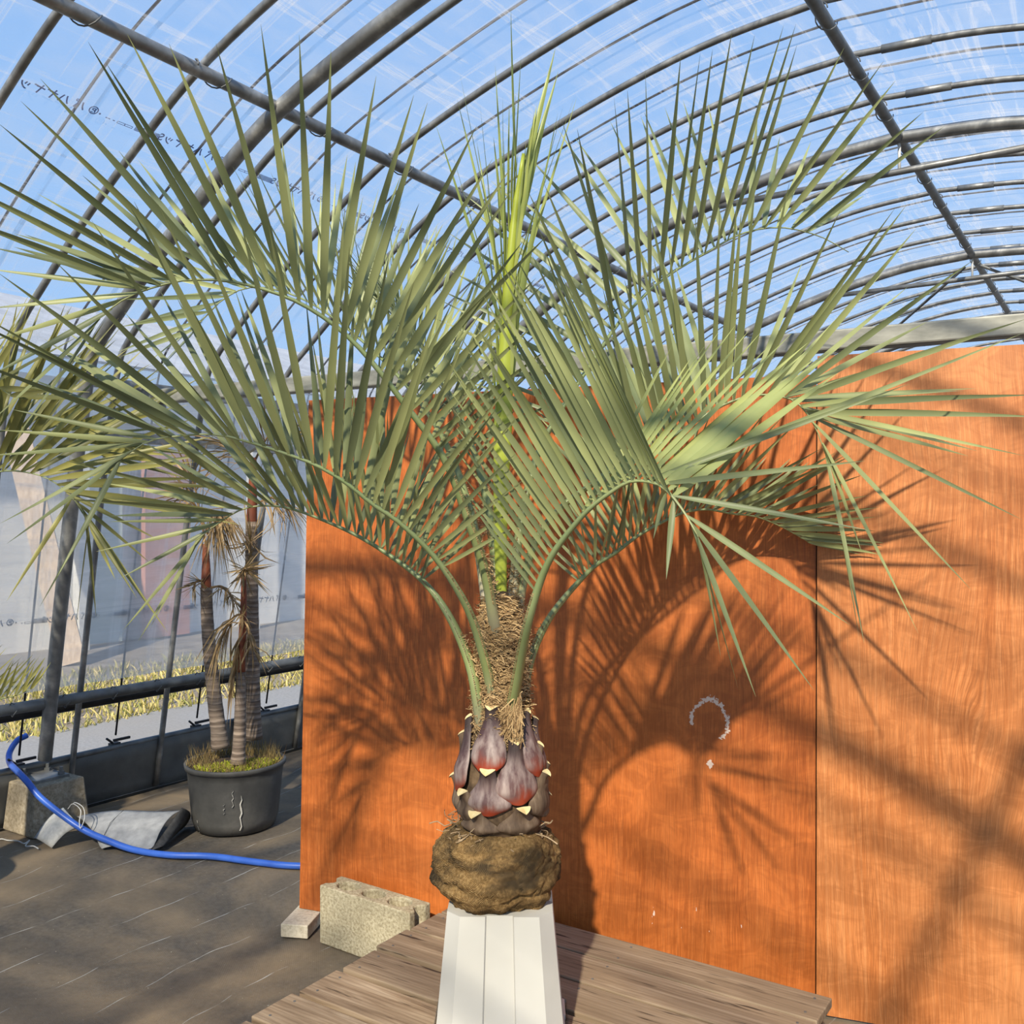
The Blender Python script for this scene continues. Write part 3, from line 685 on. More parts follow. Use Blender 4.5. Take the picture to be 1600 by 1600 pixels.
# root ball
rc = at(776, 1358, TD); mb = MB(); rows = []
for i in range(73):
    ph = -math.pi / 2 + math.pi * i / 72; rr = []
    for k in range(144):
        q = 2 * math.pi * k / 144
        sx = math.copysign(abs(math.cos(ph)) ** .62, 1); sz = math.copysign(abs(math.sin(ph)) ** .85, math.sin(ph))
        d = Vector((math.cos(q) * sx, math.sin(q) * sx, sz))
        m = 1.035 + .13 * mnoise.noise(d * 1.7 + Vector((3, 1, 7))) + .05 * mnoise.noise(d * 4.2) + .045 * (abs(mnoise.noise(Vector((d.x * 2.2 + d.z, d.y * 2.2, d.z * 3.5 + 4)))) - .2) + .03 * (abs(mnoise.noise(Vector((d.x * 5, d.y * 5, d.z * 9)))) - .2) + .02 * mnoise.noise(d * 13)
        m -= .05 * math.exp(-((d.z + .12 + .12 * d.x) / .05) ** 2)
        for cs, co in ((1.9, 0), (2.6, 11), (3.6, 23)):
            m -= (.034 if cs < 3 else .014) * math.exp(-(mnoise.noise(Vector((d.x * cs + co, d.y * cs, d.z * cs * 1.5 + co))) / .075) ** 2)
        bot = 1 - .50 * max(0, -d.z - .15)
        rr.append(rc + Vector((d.x * .148 * m * bot, d.y * .148 * m * bot, d.z * (.112 if d.z > 0 else .116) * m)))
    rows.append(rr)
mb.grid(rows, closed=True); tag(mb.build('root_ball', BURLAP, palm, True), 'brown burlap wrapped root ball')
mb = MB()
for k in range(150):
    q = random.uniform(0, 6.28); r = random.uniform(.05, .115); p = Vector((rc.x + math.cos(q) * r, TD + math.sin(q) * r, zt(1292) - .02 * (r > .11)))
    pts = [p]
    for j in range(4): pts.append(pts[-1] + Vector((random.uniform(-.02, .02), random.uniform(-.02, .02), random.uniform(-.010, .012))))
    mb.tube(catmull(pts, 2), random.uniform(.0007, .0018), 4, var=random.random())
tag(mb.build('roots', ROOT, palm), kind='stuff')
# trunk core
mb = MB(); prof = [(.03, zt(1310)), (.092, zt(1296)), (.098, zt(1250)), (.085, zt(1190)), (.064, zt(1120)), (.052, zt(1050)), (.044, zt(985)), (.026, zt(945)), (.010, zt(922)), (.004, zt(912))]
mb.lathe(prof, (TX + .002, TD, 0), 32, .06); mb.build('trunk', noisy('fibre_core', (.05, .03, .018), (.2, .13, .07), 40, .9, bump=.5, bdist=.004), palm, True)
# leaf bases with pale cut ends
WB = [(0, .55), (.06, .80), (.16, .97), (.28, 1), (.42, .88), (.56, .66), (.70, .48), (.84, .38), (1, .36)]
def boot(tx, ty, tw, L, mat, flare=.018, bw=.06, phi=None):
    d_f = TD - .10
    z1 = CH + (HY - ty) / F * d_f if phi is None else zt(ty); z0 = z1 - L
    def core(z): return interp([(zt(1310), .088), (zt(1275), .098), (zt(1235), .102), (zt(1195), .095), (zt(1155), .082), (zt(1115), .064), (zt(1060), .052)], z)
    rt = core(z1) + flare
    if phi is None:
        phi = math.asin(max(-1, min(1, ((tx - X0) * (TD - .06) / F) / rt)))
    ax = Vector((TX, TD, 0)); NS, NT = 16, 12
    out = []; inn = []
    for i in range(NS + 1):
        s = i / NS; z = lerp(z0, z1, s); wk = interp(WB, s); wdt = lerp(tw, bw, max(0, (wk - .36) / .64))
        base = core(z) + .005 + flare * s ** 3 + .011 * math.exp(-((s - .25) / .25) ** 2)
        ro = []; ri = []
        for k in range(NT + 1):
            t = -1 + 2 * k / NT; ang = phi + t * wdt / max(base, .05)
            r = base - lerp(.007, .012, s) * t * t; thk = (.015 * (1 - t * t) + .0025)
            dip = -.012 * (1 - abs(t)) * max(0, (s - .9) / .1)
            lowr = .010 * t * t * max(0, 1 - s / .2)
            dirv = Vector((math.sin(ang), -math.cos(ang), 0))
            ro.append(ax + dirv * r + Vector((0, 0, z + dip + lowr))); ri.append(ax + dirv * (r - thk) + Vector((0, 0, z + lowr + .001)))
        out.append(ro); inn.append(ri)
    mb = MB(); mb.grid(out); mb.grid([r[::-1] for r in inn])
    for i in range(NS + 1):
        for k in range(NT + 1):
            mb.var[i * (NT + 1) + k] = i / NS; mb.var[(NS + 1) * (NT + 1) + i * (NT + 1) + k] = .9
    o2 = (NS + 1) * (NT + 1)
    for i in range(NS):
        a, b = i * (NT + 1), (i + 1) * (NT + 1); mb.f.append((a, b, o2 + b + NT, o2 + a + NT)); mb.f.append((a + NT, o2 + a, o2 + b, b + NT))
    ob = mb.build('leaf_base', mat, palm, True)
    cm = MB(); e = Vector((0, -.0004, .0010)); cm.grid([[p + e for p in out[-1]], [p + e + (q - p) * 1.02 for p, q in zip(out[-1], inn[-1])]]); cm.build('cut_face', CUT, ob)
    return ob
# front leaf bases, lowest first
for a in ((742, 1270, .019, .055, BOOT_OLD, .022, .062), (823, 1262, .020, .065, BOOT_OLD, .024, .066), (700, 1226, .014, .085, BOOT_OLD, .022, .05), (864, 1256, .012, .06, BOOT_OLD, .014, .05),
          (722, 1240, .018, .070, BOOT_OLD, .024, .055), (860, 1214, .016, .105, BOOT_OLD, .028, .06), (763, 1203, .021, .105, BOOT, .022, .062), (716, 1158, .014, .12, BOOT_OLD, .022, .05), (850, 1172, .012, .12, BOOT_OLD, .018, .045),
          (810, 1159, .019, .145, BOOT, .016, .062), (731, 1129, .014, .175, BOOT, .018, .055), (829, 1116, .014, .155, BOOT, .014, .048), (769, 1107, .022, .150, BOOT, .012, .050)):
    boot(*a)
for k in range(10):
    boot(0, 1120 + 14 * k, .018, .13, BOOT if k < 4 else BOOT_OLD, .020, .06, phi=math.pi + (k * 2.4 % 3.0 - 1.5))
# fibre matting between the petioles
mb = MB()
def fibre_strand(p, d, n, L, wd, var):
    pts = [p]
    for j in range(4): d = (d + Vector((random.uniform(-.35, .35), random.uniform(-.2, .2), random.uniform(-.4, .3)))).normalized(); pts.append(pts[-1] + d * L / 4)
    wv = d.cross(n).normalized() * wd
    mb.grid([[q - wv, q + wv + n * .0006] for q in pts], var)
for k in range(4200):
    py = random.uniform(930, 1112) if random.random() < .85 else random.uniform(1080, 1165)
    r = interp(prof[::-1] and [(zt(1165), .080), (zt(1110), .066), (zt(1050), .062), (zt(980), .058), (zt(930), .040), (zt(880), .020)][0:6], zt(py)) * random.uniform(.94, 1.05)
    q = random.uniform(-1.9, 1.9) if random.random() < .85 else random.uniform(1.9, 4.4); n = Vector((math.sin(q), -math.cos(q), 0)); tg = Vector((math.cos(q), math.sin(q), 0))
    p = Vector((TX, TD, zt(py))) + n * r
    fibre_strand(p, (tg * random.choice((-1, 1)) + Vector((0, 0, random.uniform(-.55, .35))) + n * random.uniform(-.15, .1)).normalized(), n, random.uniform(.014, .036), random.uniform(.0006, .0013), random.random())
tag(mb.build('fibre', FIBRE_MAT, palm), kind='stuff')
# torn fibre flap at the right of the upper leaf base
mb = MB()
for k in range(260):
    e = random.random(); f = random.uniform(0, 1) ** .8; a = at(lerp(784, 815, e), lerp(1108, 1080, e), TD - .078 - .012 * math.sin(e * 3)); b = at(lerp(796, 818, e), lerp(1150, 1165, e), TD - .085)
    p = a.lerp(b, f * .85); d = (at(800, 1150, TD - .085) - at(815, 1085, TD - .08)).normalized() + Vector((random.uniform(-.25, .25), random.uniform(-.12, .06), random.uniform(-.2, .2)))
    fibre_strand(p, d.normalized(), Vector((0, -1, 0)), random.uniform(.012, .032), random.uniform(.0006, .0012), random.random() * .8)
mb.tube([at(783, 1110, TD - .082), at(800, 1094, TD - .090), at(816, 1080, TD - .080)], .0016, 5, var=1.0)
tag(mb.build('fibre_flap', FIBRE_MAT, palm), kind='stuff')

A_ = lambda pts: [at(*p) for p in pts]
# front-left low frond
f1 = frond(palm, A_([(766, 1175, 2.25), (752, 1122, 2.225), (747, 1097, 2.21), (734, 1037, 2.22), (703, 965, 2.24), (662, 909, 2.27), (600, 862, 2.30), (540, 828, 2.32), (462, 797, 2.34), (415, 790, 2.34), (375, 797, 2.33), (340, 819, 2.32), (305, 845, 2.30)]), .42, 27, .50, LEAF, True, r0=.024, vee=52, az=(-1, .05, 0), fa=(86, 30), droop=.03, hw=.0098, skip=lambda q, sd: q > .86)
manual(f1, [((340, 819, 2.32), (150, 862, 2.3)), ((330, 826, 2.32), (185, 905, 2.25)), ((320, 833, 2.31), (192, 985, 2.3)), ((312, 839, 2.31), (216, 1002, 2.28)), ((306, 845, 2.30), (232, 985, 2.32)), ((350, 812, 2.32), (170, 815, 2.2)), ((345, 816, 2.32), (205, 850, 2.35))], LEAF, .0065)
# left middle frond
f2 = frond(palm, A_([(778, 1150, 2.25), (770, 1092, 2.215), (759, 1037, 2.18), (737, 965, 2.14), (709, 912, 2.12), (672, 862, 2.10), (622, 815, 2.07), (581, 787, 2.05), (544, 757, 2.03), (502, 731, 2.01), (461, 714, 2.0), (386, 690, 1.98), (337, 679, 1.97), (281, 681, 1.96), (231, 690, 1.95), (187, 719, 1.94)]), .37, 31, .54, LEAF, True, r0=.021, vee=54, az=(-1, -.3, 0), fa=(86, 32), droop=.03, hw=.0100, skip=lambda q, sd: q > .88)
manual(f2, [((231, 690, 1.95), (0, 672, 1.85)), ((222, 693, 1.95), (-20, 712, 2.0)), ((205, 704, 1.94), (0, 818, 1.9)), ((195, 712, 1.94), (10, 850, 2.0)), ((189, 718, 1.94), (62, 948, 1.95)), ((187, 719, 1.94), (90, 900, 1.85)), ((245, 686, 1.95), (20, 640, 1.9))], LEAF, .007)
# big upper-left frond
f3 = frond(palm, A_([(780, 1030, 2.26), (776, 995, 2.225), (770, 958, 2.19), (756, 887, 2.15), (734, 819, 2.12), (701, 731, 2.09), (671, 682, 2.07), (634, 634, 2.05), (600, 589, 2.03), (562, 544, 2.01), (525, 510, 2.0), (487, 484, 1.99), (450, 465, 1.98), (405, 450, 1.97), (356, 439, 1.96), (300, 437, 1.95), (266, 442, 1.94), (219, 456, 1.94), (187, 472, 1.94), (150, 500, 1.94)]), .34, 35, .53, LEAF, True, r0=.020, r1=.012, vee=56, az=(-1, -.25, 0), fa=(86, 38), hw=.0102, droop=.02, skip=lambda q, sd: q > .9 or q < .05)
manual(f3, [((219, 456, 1.94), (-20, 482, 1.9)), ((200, 465, 1.94), (-20, 535, 2.0)), ((175, 482, 1.94), (-20, 590, 1.9)), ((156, 497, 1.94), (-10, 655, 1.95)), ((152, 500, 1.94), (20, 690, 2.05)), ((235, 450, 1.94), (-20, 420, 1.9)), ((260, 443, 1.94), (-20, 385, 2.0))], LEAF, .008)
# front-right arching frond
def f6dir(q, sd):
    if sd > 0 and .3 < q: return Vector((lerp(.46, .82, (q - .3) / .55), .26, lerp(.90, .58, (q - .3) / .55)))
    if sd < 0: return Vector((lerp(-.60, -.40, q), -.10, lerp(.80, 1.0, q)))
f6 = frond(palm, A_([(791, 1165, 2.24), (799, 1112, 2.20), (808, 1060, 2.15), (822, 985, 2.08), (842, 915, 2.05), (862, 869, 2.02), (889, 831, 1.99), (919, 797, 1.96), (952, 771, 1.93), (986, 752, 1.90), (1027, 756, 1.86), (1050, 775, 1.84), (1072, 805, 1.82), (1091, 839, 1.80)]), .44, 34, .48, LEAF_L, True, r0=.021, r1=.013, vee=66, az=(1, -.5, 0), fa=(88, 40), hw=.0098, droop=.03,
      Lprof=((0, .55), (.2, .85), (.5, 1.05), (.8, 1.0), (1, .72)), skip=lambda q, sd: q > .84 or (sd > 0 and q < .3), dirfn=f6dir, mat2=LEAF_S, qe=.95)
manual(f6, [((1030, 757, 1.87), (1352, 720, 1.70)), ((1052, 775, 1.84), (1360, 829, 1.72)), ((1072, 805, 1.82), (1327, 976, 1.74)), ((1076, 812, 1.82), (1272, 1079, 1.80)), ((1080, 820, 1.81), (1181, 1089, 1.78)), ((1084, 828, 1.81), (1153, 1076, 1.85)), ((1088, 835, 1.80), (1126, 1026, 1.80)), ((1052, 780, 1.84), (1041, 905, 1.80)), ((1042, 770, 1.85), (1021, 842, 1.80)), ((1010, 752, 1.88), (1420, 600, 1.85)), ((1016, 753, 1.88), (1600, 520, 1.95))], LEAF_L)
# rear-left frond
frond(palm, A_([(770, 1000, 2.28), (755, 900, 2.34), (735, 800, 2.44), (700, 700, 2.56), (650, 620, 2.66), (580, 545, 2.74), (500, 482, 2.80), (440, 455, 2.84), (385, 450, 2.86), (340, 475, 2.88), (300, 520, 2.88)]), .38, 32, .44, LEAF, False, rear, vee=60, az=(-.8, .7, 0), fa=(82, 30), hw=.0088, droop=.02)
frond(palm, A_([(780, 980, 2.32), (775, 880, 2.40), (760, 780, 2.5), (735, 690, 2.6), (700, 610, 2.7), (660, 545, 2.78), (620, 500, 2.84), (585, 480, 2.9)]), .42, 28, .38, LEAF, False, rear, vee=58, az=(-.3, 1, 0), fa=(80, 34), hw=.0085, droop=.02)
# upright back-right frond
frond(palm, A_([(800, 1000, 2.26), (804, 900, 2.28), (815, 810, 2.31), (840, 710, 2.36), (880, 635, 2.42), (925, 566, 2.47), (973, 497, 2.52), (1038, 435, 2.57), (1112, 390, 2.61), (1157, 366, 2.64), (1202, 356, 2.66), (1240, 358, 2.67), (1285, 371, 2.68), (1326, 394, 2.68)]), .33, 30, .58, LEAF_L, False, rear, r0=.017, vee=58, az=(1, .5, 0), fa=(98, 48), hw=.0112, droop=.02, skip=lambda q, sd: q > .93)
# right middle frond
f8 = frond(palm, A_([(806, 1010, 2.25), (812, 940, 2.26), (835, 850, 2.27), (880, 790, 2.28), (960, 735, 2.29), (1030, 695, 2.29), (1099, 651, 2.28), (1132, 632, 2.28), (1170, 619, 2.27), (1200, 617, 2.26), (1234, 623, 2.25), (1256, 640, 2.24), (1275, 670, 2.23), (1290, 710, 2.22)]), .40, 36, .50, LEAF_L, False, rear, vee=56, az=(1, -.05, 0), fa=(94, 44), hw=.0095, droop=.02, Lprof=((0, .6), (.2, .9), (.5, 1), (.85, 1.0), (1, .9)), skip=lambda q, sd: q > .86)
manual(f8, [((1236, 623, 2.25), (1525, 607, 2.2)), ((1252, 636, 2.24), (1380, 618, 2.05)), ((1256, 640, 2.24), (1600, 712, 2.2)), ((1262, 648, 2.24), (1597, 812, 2.15)), ((1268, 658, 2.23), (1518, 922, 2.15)), ((1285, 692, 2.22), (1435, 990, 2.15)), ((1290, 705, 2.22), (1343, 1000, 2.2)), ((1290, 710, 2.22), (1350, 1004, 2.1)), ((1286, 695, 2.22), (1346, 862, 2.2)), ((1228, 621, 2.25), (1480, 545, 2.3))], LEAF_L)
# right rear low frond
frond(palm, A_([(810, 1165, 2.26), (818, 1110, 2.28), (824, 1050, 2.32), (844, 992, 2.36), (874, 944, 2.41), (926, 887, 2.47), (960, 865, 2.51), (994, 839, 2.54), (1031, 818, 2.57), (1069, 801, 2.59), (1106, 796, 2.61), (1144, 803, 2.62), (1181, 807, 2.63), (1225, 825, 2.64), (1265, 848, 2.65)]), .38, 34, .36, LEAF, False, rear, r0=.020, vee=56, az=(1, .25, 0), fa=(82, 26), hw=.0092, droop=.03)
# new leaf, still closed
sp = A_([(784, 960, 2.25), (783, 905, 2.25), (782, 820, 2.26), (784, 720, 2.26), (787, 640, 2.27), (790, 560, 2.27), (793, 480, 2.27), (798, 400, 2.26), (806, 320, 2.26), (818, 240, 2.25)])
pts, _ = resample(catmull(sp, 8), 30); mb = MB(); mb.tube(pts, [lerp(.012, .023, i / 12) if i < 12 else lerp(.023, .004, (i - 12) / 17) for i in range(30)], 10, .8, up=(0, -1, 0))
for i in range(30):
    for k in range(10): mb.var[i * 10 + k] = .5 + .4 * math.sin(k)
spear = mb.build('spear_leaf', SPEAR, palm, True); tag(spear, 'bright yellow-green unopened new leaf')
e1 = Vector((1, 0, 0)); e2 = Vector((0, 1, 0))
for k in range(44):
    q = (k % 28) / 27; f = lerp(11, 27.5, q); i = int(f); p = pts[i].lerp(pts[i + 1], f - i); T = (pts[i + 1] - pts[i]).normalized()
    sd = -1 if k % 2 else 1
    if k < 28:                                   # still packed round the stem
        d = (T + e1 * sd * random.uniform(.04, .20) + e2 * random.uniform(-.15, .15)).normalized(); L_k = random.uniform(.24, .40); hw = .0085
    else:                                        # long thin ones already splayed out
        x = lerp(-.34, .36, (k - 28) / 15); p = pts[17 + k % 4]; d = (Vector((0, 0, 1)) + e1 * x + e2 * random.uniform(-.2, .2)).normalized(); L_k = random.uniform(.44, .58); hw = .0052
    one = MB(); leaflet(one, p + e1 * sd * .006, d, (e2 + e1 * .3).normalized() if k % 2 else e1, L_k, hw, 0.0, random.random(), .5); one.build('leaflet', LEAF_Y, spear, True)
mb = MB()
for p, d, L_k in FRINGE: fibre_strand(p, d, Vector((0, -1, 0)), L_k, random.uniform(.0005, .0011), random.random() * .85)
tag(mb.build('petiole_fibre', FIBRE_MAT, palm), kind='stuff')
tag(rear.build('rear_leaflets', LEAF_L, palm, True), kind='stuff')

# palm at the left edge of the photo, standing in a black pot beside the column
lp = Vector((-2.28, 3.30, 0)); palm2 = empty('palm_tree', lp); tag(palm2, 'olive green palm reaching in from the left edge of the photo', 'palm')
mb = MB(); mb.lathe([(.0, .0), (.15, .0), (.19, .30), (.2, .30), (.2, .33), (.18, .33), (.17, .28), (.0, .28)], lp, 28); mb.build('pot', POT, palm2, True)
mb = MB(); mb.lathe([(.062, .27), (.070, .4), (.066, .75), (.060, .98), (.045, 1.08), (.01, 1.12)], lp, 20, .06); mb.build('trunk', BARK, palm2, True)
frond(palm2, [lp + Vector((.0, 0, .8)), lp + Vector((.12, 0, 1.15)), at(-60, 760, 3.28), at(0, 737, 3.26), at(47, 739, 3.25), at(84, 753, 3.24), at(116, 781, 3.23), at(142, 818, 3.22)], .25, 32, .70, LEAF_O, True, vee=68, az=(1, 0, 0), fa=(84, 28), hw=.0125, droop=.02, Lprof=((0, .9), (.3, 1), (.7, .95), (1, .75)), skip=lambda q, sd: q > .88, name='frond')
manual(list(palm2.children)[-1], [((118, 783, 3.23), (262, 988, 3.2)), ((126, 793, 3.23), (214, 935, 3.1)), ((132, 800, 3.22), (150, 962, 3.2)), ((120, 785, 3.23), (235, 880, 3.3)), ((138, 812, 3.22), (180, 905, 3.2)), ((140, 815, 3.22), (118, 985, 3.1)), ((112, 778, 3.23), (10, 940, 3.1)), ((104, 770, 3.23), (250, 845, 3.25)), ((96, 762, 3.24), (280, 800, 3.2))], LEAF_O, .009)
frond(palm2, [lp + Vector((0, .05, .85)), lp + Vector((.05, .2, 1.2)), at(-40, 700, 3.45), at(40, 672, 3.45), at(110, 682, 3.46), at(160, 712, 3.46)], .25, 26, .58, LEAF_O, True, vee=64, az=(1, .3, 0), fa=(80, 26), hw=.011, droop=.02)
frond(palm2, [lp + Vector((0, -.02, .8)), lp + Vector((-.05, -.1, 1.3)), at(-60, 640, 3.1), at(-20, 600, 3.05), at(20, 620, 3.0)], .3, 20, .5, LEAF_O, True, vee=64, az=(1, -.4, 0), fa=(78, 26), hw=.011, droop=.02)
frond(palm2, [lp + Vector((0, 0, .7)), lp + Vector((.05, .05, .85)), at(-70, 1075, 3.4), at(-20, 1092, 3.35), at(20, 1088, 3.32), at(50, 1076, 3.3)], .35, 16, .22, LEAF_O, True, vee=72, az=(1, 0, 0), fa=(84, 30), hw=.006, droop=.0)

# potted palms with three ringed trunks by the side wall
pc = Vector((-1.262, 4.31, 0)); pp = empty('potted_palm', pc); tag(pp, 'three ringed palm trunks with dead fronds growing in a torn black pot', 'potted palm')
mb = MB(); mb.lathe([(.0, .004), (.175, .004), (.190, .05), (.208, .24), (.212, .272), (.221, .276), (.223, .292), (.219, .296), (.207, .294), (.202, .26), (.0, .26)], pc, 48, .02); tag(mb.build('pot', POT, pp, True), 'dusty black plastic pot with split sides')
for (px, y0, y1, amp) in ((336, 1282, 1314, .5), (398, 1228, 1258, .4), (408, 1240, 1296, 1.0), (386, 1250, 1268, .3)):
    mb = MB(); rows = []
    for j in range(9):
        py = lerp(y0, y1, j / 8); a = (px - 362) / 72.0; r = .205 - .05 * (py - 1215) / 100 * .6; ang = math.asin(max(-.98, min(.98, a)))
        ang -= .29; n = Vector((math.sin(ang), -math.cos(ang), 0)); z = max(.012, 1.39 - (py - HY) / F * (4.31 - .16))
        wd = .0035 * amp * math.sin(math.pi * (j + .4) / 9.2) * random.uniform(.5, 1.4); jit = .004 * math.sin(j * 2.1)
        tg = Vector((math.cos(ang), math.sin(ang), 0)); c = pc + n * (interp([(0, .177), (.05, .192), (.24, .207), (.3, .22)], z) + .004) + Vector((0, 0, z)) + tg * jit
        rows.append([c - tg * wd, c + tg * wd + n * .003])
    mb.grid(rows); mb.build('tear', TEAR, pp)
mb = MB(); mb.lathe([(.202, .272), (.12, .285), (.0, .29)], pc, 32, .05); mb.build('soil', SOIL, pp, True)
mb = MB()
for k in range(1500):
    q = random.uniform(0, 6.28); r = .19 * math.sqrt(random.random()); p = pc + Vector((math.cos(q) * r, math.sin(q) * r, .28)); 
    if not (math.cos(q + .9) > -.1 and p.y < pc.y + .03): continue
    for j in range(2):
        e = p + Vector((random.uniform(-.012, .012), random.uniform(-.012, .012), random.uniform(.006, .022))); wv = Vector((random.uniform(-1, 1), random.uniform(-1, 1), .3)).normalized() * .004
        mb.add([p - wv, p + wv, e + wv, e - wv], [(0, 1, 2, 3)], random.random())
tag(mb.build('moss', MOSS, pp), kind='stuff')
mb = MB()
for k in range(1100):
    q = random.uniform(0, 6.28); r = .21 * math.sqrt(random.uniform(.25, 1)); p = pc + Vector((math.cos(q) * r, math.sin(q) * r, .285)); h = random.uniform(.015, .07) * (1.3 if p.y > pc.y else .8)
    e = p + Vector((random.uniform(-.03, .03), random.uniform(-.03, .03), h)); wv = Vector((random.uniform(-1, 1), random.uniform(-1, 1), 0)).normalized() * .0016
    mb.add([p - wv, p + wv, e], [(0, 1, 2)], random.random())
tag(mb.build('weeds', WEED, pp), kind='stuff')
def trunk(ctrl, r0, r1, shaft=None):
    pts, L = resample(catmull(A_(ctrl), 8), 40); mb = MB(); rad = []
    for i in range(40):
        t = i / 39; rad.append(lerp(r0, r1, t) * (1.18 - .18 * min(1, t * 8)) * (1.03 if i % 3 == 0 else 1))
    mb.tube(pts, rad, 14); tb = mb.build('trunk', BARK, pp, True)
    if shaft:
        p2, _ = resample(catmull(A_(shaft), 6), 14); mb = MB(); mb.tube(p2, [lerp(r1 * 1.0, r1 * .55, i / 13) for i in range(14)], 10); mb.build('crownshaft', RUST, tb, True)
    return pts[-1]
trunk([(345, 1170, 4.36), (334, 1080, 4.38), (325, 985, 4.40), (322, 918, 4.40)], .036, .026, [(322, 922, 4.40), (322, 900, 4.40), (322, 880, 4.41), (321, 850, 4.42)])
trunk([(372, 1192, 4.22), (375, 1130, 4.22), (376, 1050, 4.23)], .030, .021, [(376, 1055, 4.23), (379, 990, 4.23), (381, 930, 4.24), (380, 895, 4.24)])
trunk([(396, 1155, 4.44), (394, 1000, 4.46), (393, 880, 4.46), (393, 815, 4.46)], .036, .027, [(393, 820, 4.46), (394, 790, 4.46), (395, 750, 4.46), (396, 715, 4.46)])
def dead_frond(p, tip, n, L, spread, droop=.5, wd=.005, seed=0):
    rng = random.Random(seed); mb = MB(); mid = p.lerp(tip, .5) + Vector((0, 0, .04)); cv = catmull([p, mid, tip], 8); mb.tube(cv, [lerp(.006, .002, i / (len(cv) - 1)) for i in range(len(cv))], 5, var=.3)
    for k in range(n):
        t = rng.uniform(.25, 1); i = min(int(t * (len(cv) - 1)), len(cv) - 2); q = cv[i]; T = (cv[i + 1] - cv[i]).normalized()
        d = (T * rng.uniform(.2, 1) + Vector((rng.uniform(-1, 1), rng.uniform(-1, 1), rng.uniform(-1, .4) - droop)) * spread).normalized(); LL = L * rng.uniform(.5, 1.1)
        wv = d.cross(Vector((rng.uniform(-1, 1), rng.uniform(-1, 1), rng.uniform(-1, 1)))).normalized() * wd * rng.uniform(.4, 1)
        b = q + d * LL * .5; e = q + d * LL + Vector((0, 0, -droop * LL * .35)); mb.add([q - wv * .4, q + wv * .4, b + wv, b - wv, e], [(0, 1, 2, 3), (3, 2, 4)], rng.random())
    mb.build('dead_frond', DRY, pp)
for i, a in enumerate((((325, 835, 4.40), (285, 770, 4.38), 40, .20, .5, .3), ((325, 830, 4.40), (340, 800, 4.32), 46, .26, .5, 1.1), ((322, 855, 4.41), (296, 735, 4.42), 60, .22, .6, .0), ((323, 850, 4.40), (352, 800, 4.30), 60, .22, .5, 1.2),
                       ((322, 920, 4.38), (300, 920, 4.33), 34, .10, .8, .0), ((330, 918, 4.38), (370, 945, 4.25), 40, .12, .8, .3), ((380, 915, 4.22), (382, 890, 4.18), 60, .17, 1.0, .0), ((381, 960, 4.22), (345, 1000, 4.20), 40, .24, .25, 1.2), ((380, 975, 4.22), (362, 1080, 4.20), 46, .15, .3, 1.0),
                       ((383, 980, 4.23), (395, 1020, 4.20), 22, .14, .5, .6), ((392, 870, 4.42), (390, 850, 4.38), 30, .2, .8, -.6), ((396, 790, 4.46), (455, 790, 4.50), 46, .20, .7, .6), ((397, 750, 4.46), (350, 690, 4.44), 40, .24, .6, .2), ((398, 720, 4.46), (440, 670, 4.46), 40, .24, .6, .2), ((378, 990, 4.22), (380, 960, 4.2), 26, .09, .7, .5))):
    dead_frond(at(*a[0]), at(*a[1]), a[2], a[3], a[4], a[5], seed=i)

# ------------------------------------------------------------------ hose, cloth scraps, string
hp = [floor_at(760, 1330, .014), floor_at(600, 1352, .014), floor_at(467, 1353, .014), floor_at(400, 1347, .014), floor_at(330, 1338, .014), floor_at(265, 1336, .014), floor_at(210, 1328, .016), at(165, 1312, 3.97), at(130, 1296, 4.0), at(95, 1272, 4.02), at(62, 1245, 4.03), at(43, 1222, 4.06), at(30, 1208, 4.11), at(21, 1199, 4.19), at(15, 1191, 4.28), at(15, 1176, 4.34), at(26, 1158, 4.38), at(42, 1149, 4.42)]
mb = MB(); mb.tube(catmull(hp, 8), .0135, 10); o = mb.build('garden_hose', HOSE, smooth=True); tag(o, 'blue garden hose lying across the floor and over the concrete footing', 'hose')
# grey curled sheet
mb = MB(); rows = []
tl, tr_ = floor_at(120, 1276, .075), floor_at(284, 1262, .13); blf, brf = floor_at(159, 1324, .012), floor_at(236, 1329, .012)
for i in range(13):
    s = i / 12; a = tl.lerp(tr_, s); b = blf.lerp(brf, s); r = []
    for j in range(13):
        t = j / 12; p = a.lerp(b, t); p.z += .035 * math.sin(math.pi * t) * (.5 + .5 * s) + .012 * math.sin(s * 5 + t * 2) * (1 - t) ; p.z = max(p.z, .004)
        if t > .8: p.z = lerp(p.z, .006 + .02 * abs(math.sin(s * 4)), (t - .8) / .2)
        r.append(p)
    rows.append(r)
mb.grid(rows); scrap = empty('cloth_scrap', (blf + tr_) / 2 * Vector((1, 1, 0)).length * 0 + Vector((blf.x, blf.y, 0))); tag(scrap, 'curled grey sheet of torn ground cloth beside the black pot', 'cloth scrap')
solid(mb.build('sheet', CLOTH_GREY, scrap, True), .003)
mb = MB(); rows = []
for i in range(12):
    s = i / 11; r = []
    top = tr_.lerp(brf, s); foot = floor_at(lerp(290, 250, s), lerp(1290, 1325, s), .005)
    for j in range(8):
        t = j / 7; p = top.lerp(foot, t); p += Vector((.03 * math.sin(math.pi * t), 0, .012 * math.sin(math.pi * t))); p.z = max(p.z, .004); r.append(p)
    rows.append(r)
mb.grid(rows); solid(mb.build('curled_edge', CLOTH_DARK, scrap, True), .003)
mb = MB(); a = rows[0]
p0 = tl.lerp(tr_, .42); p1 = blf.lerp(brf, .02)
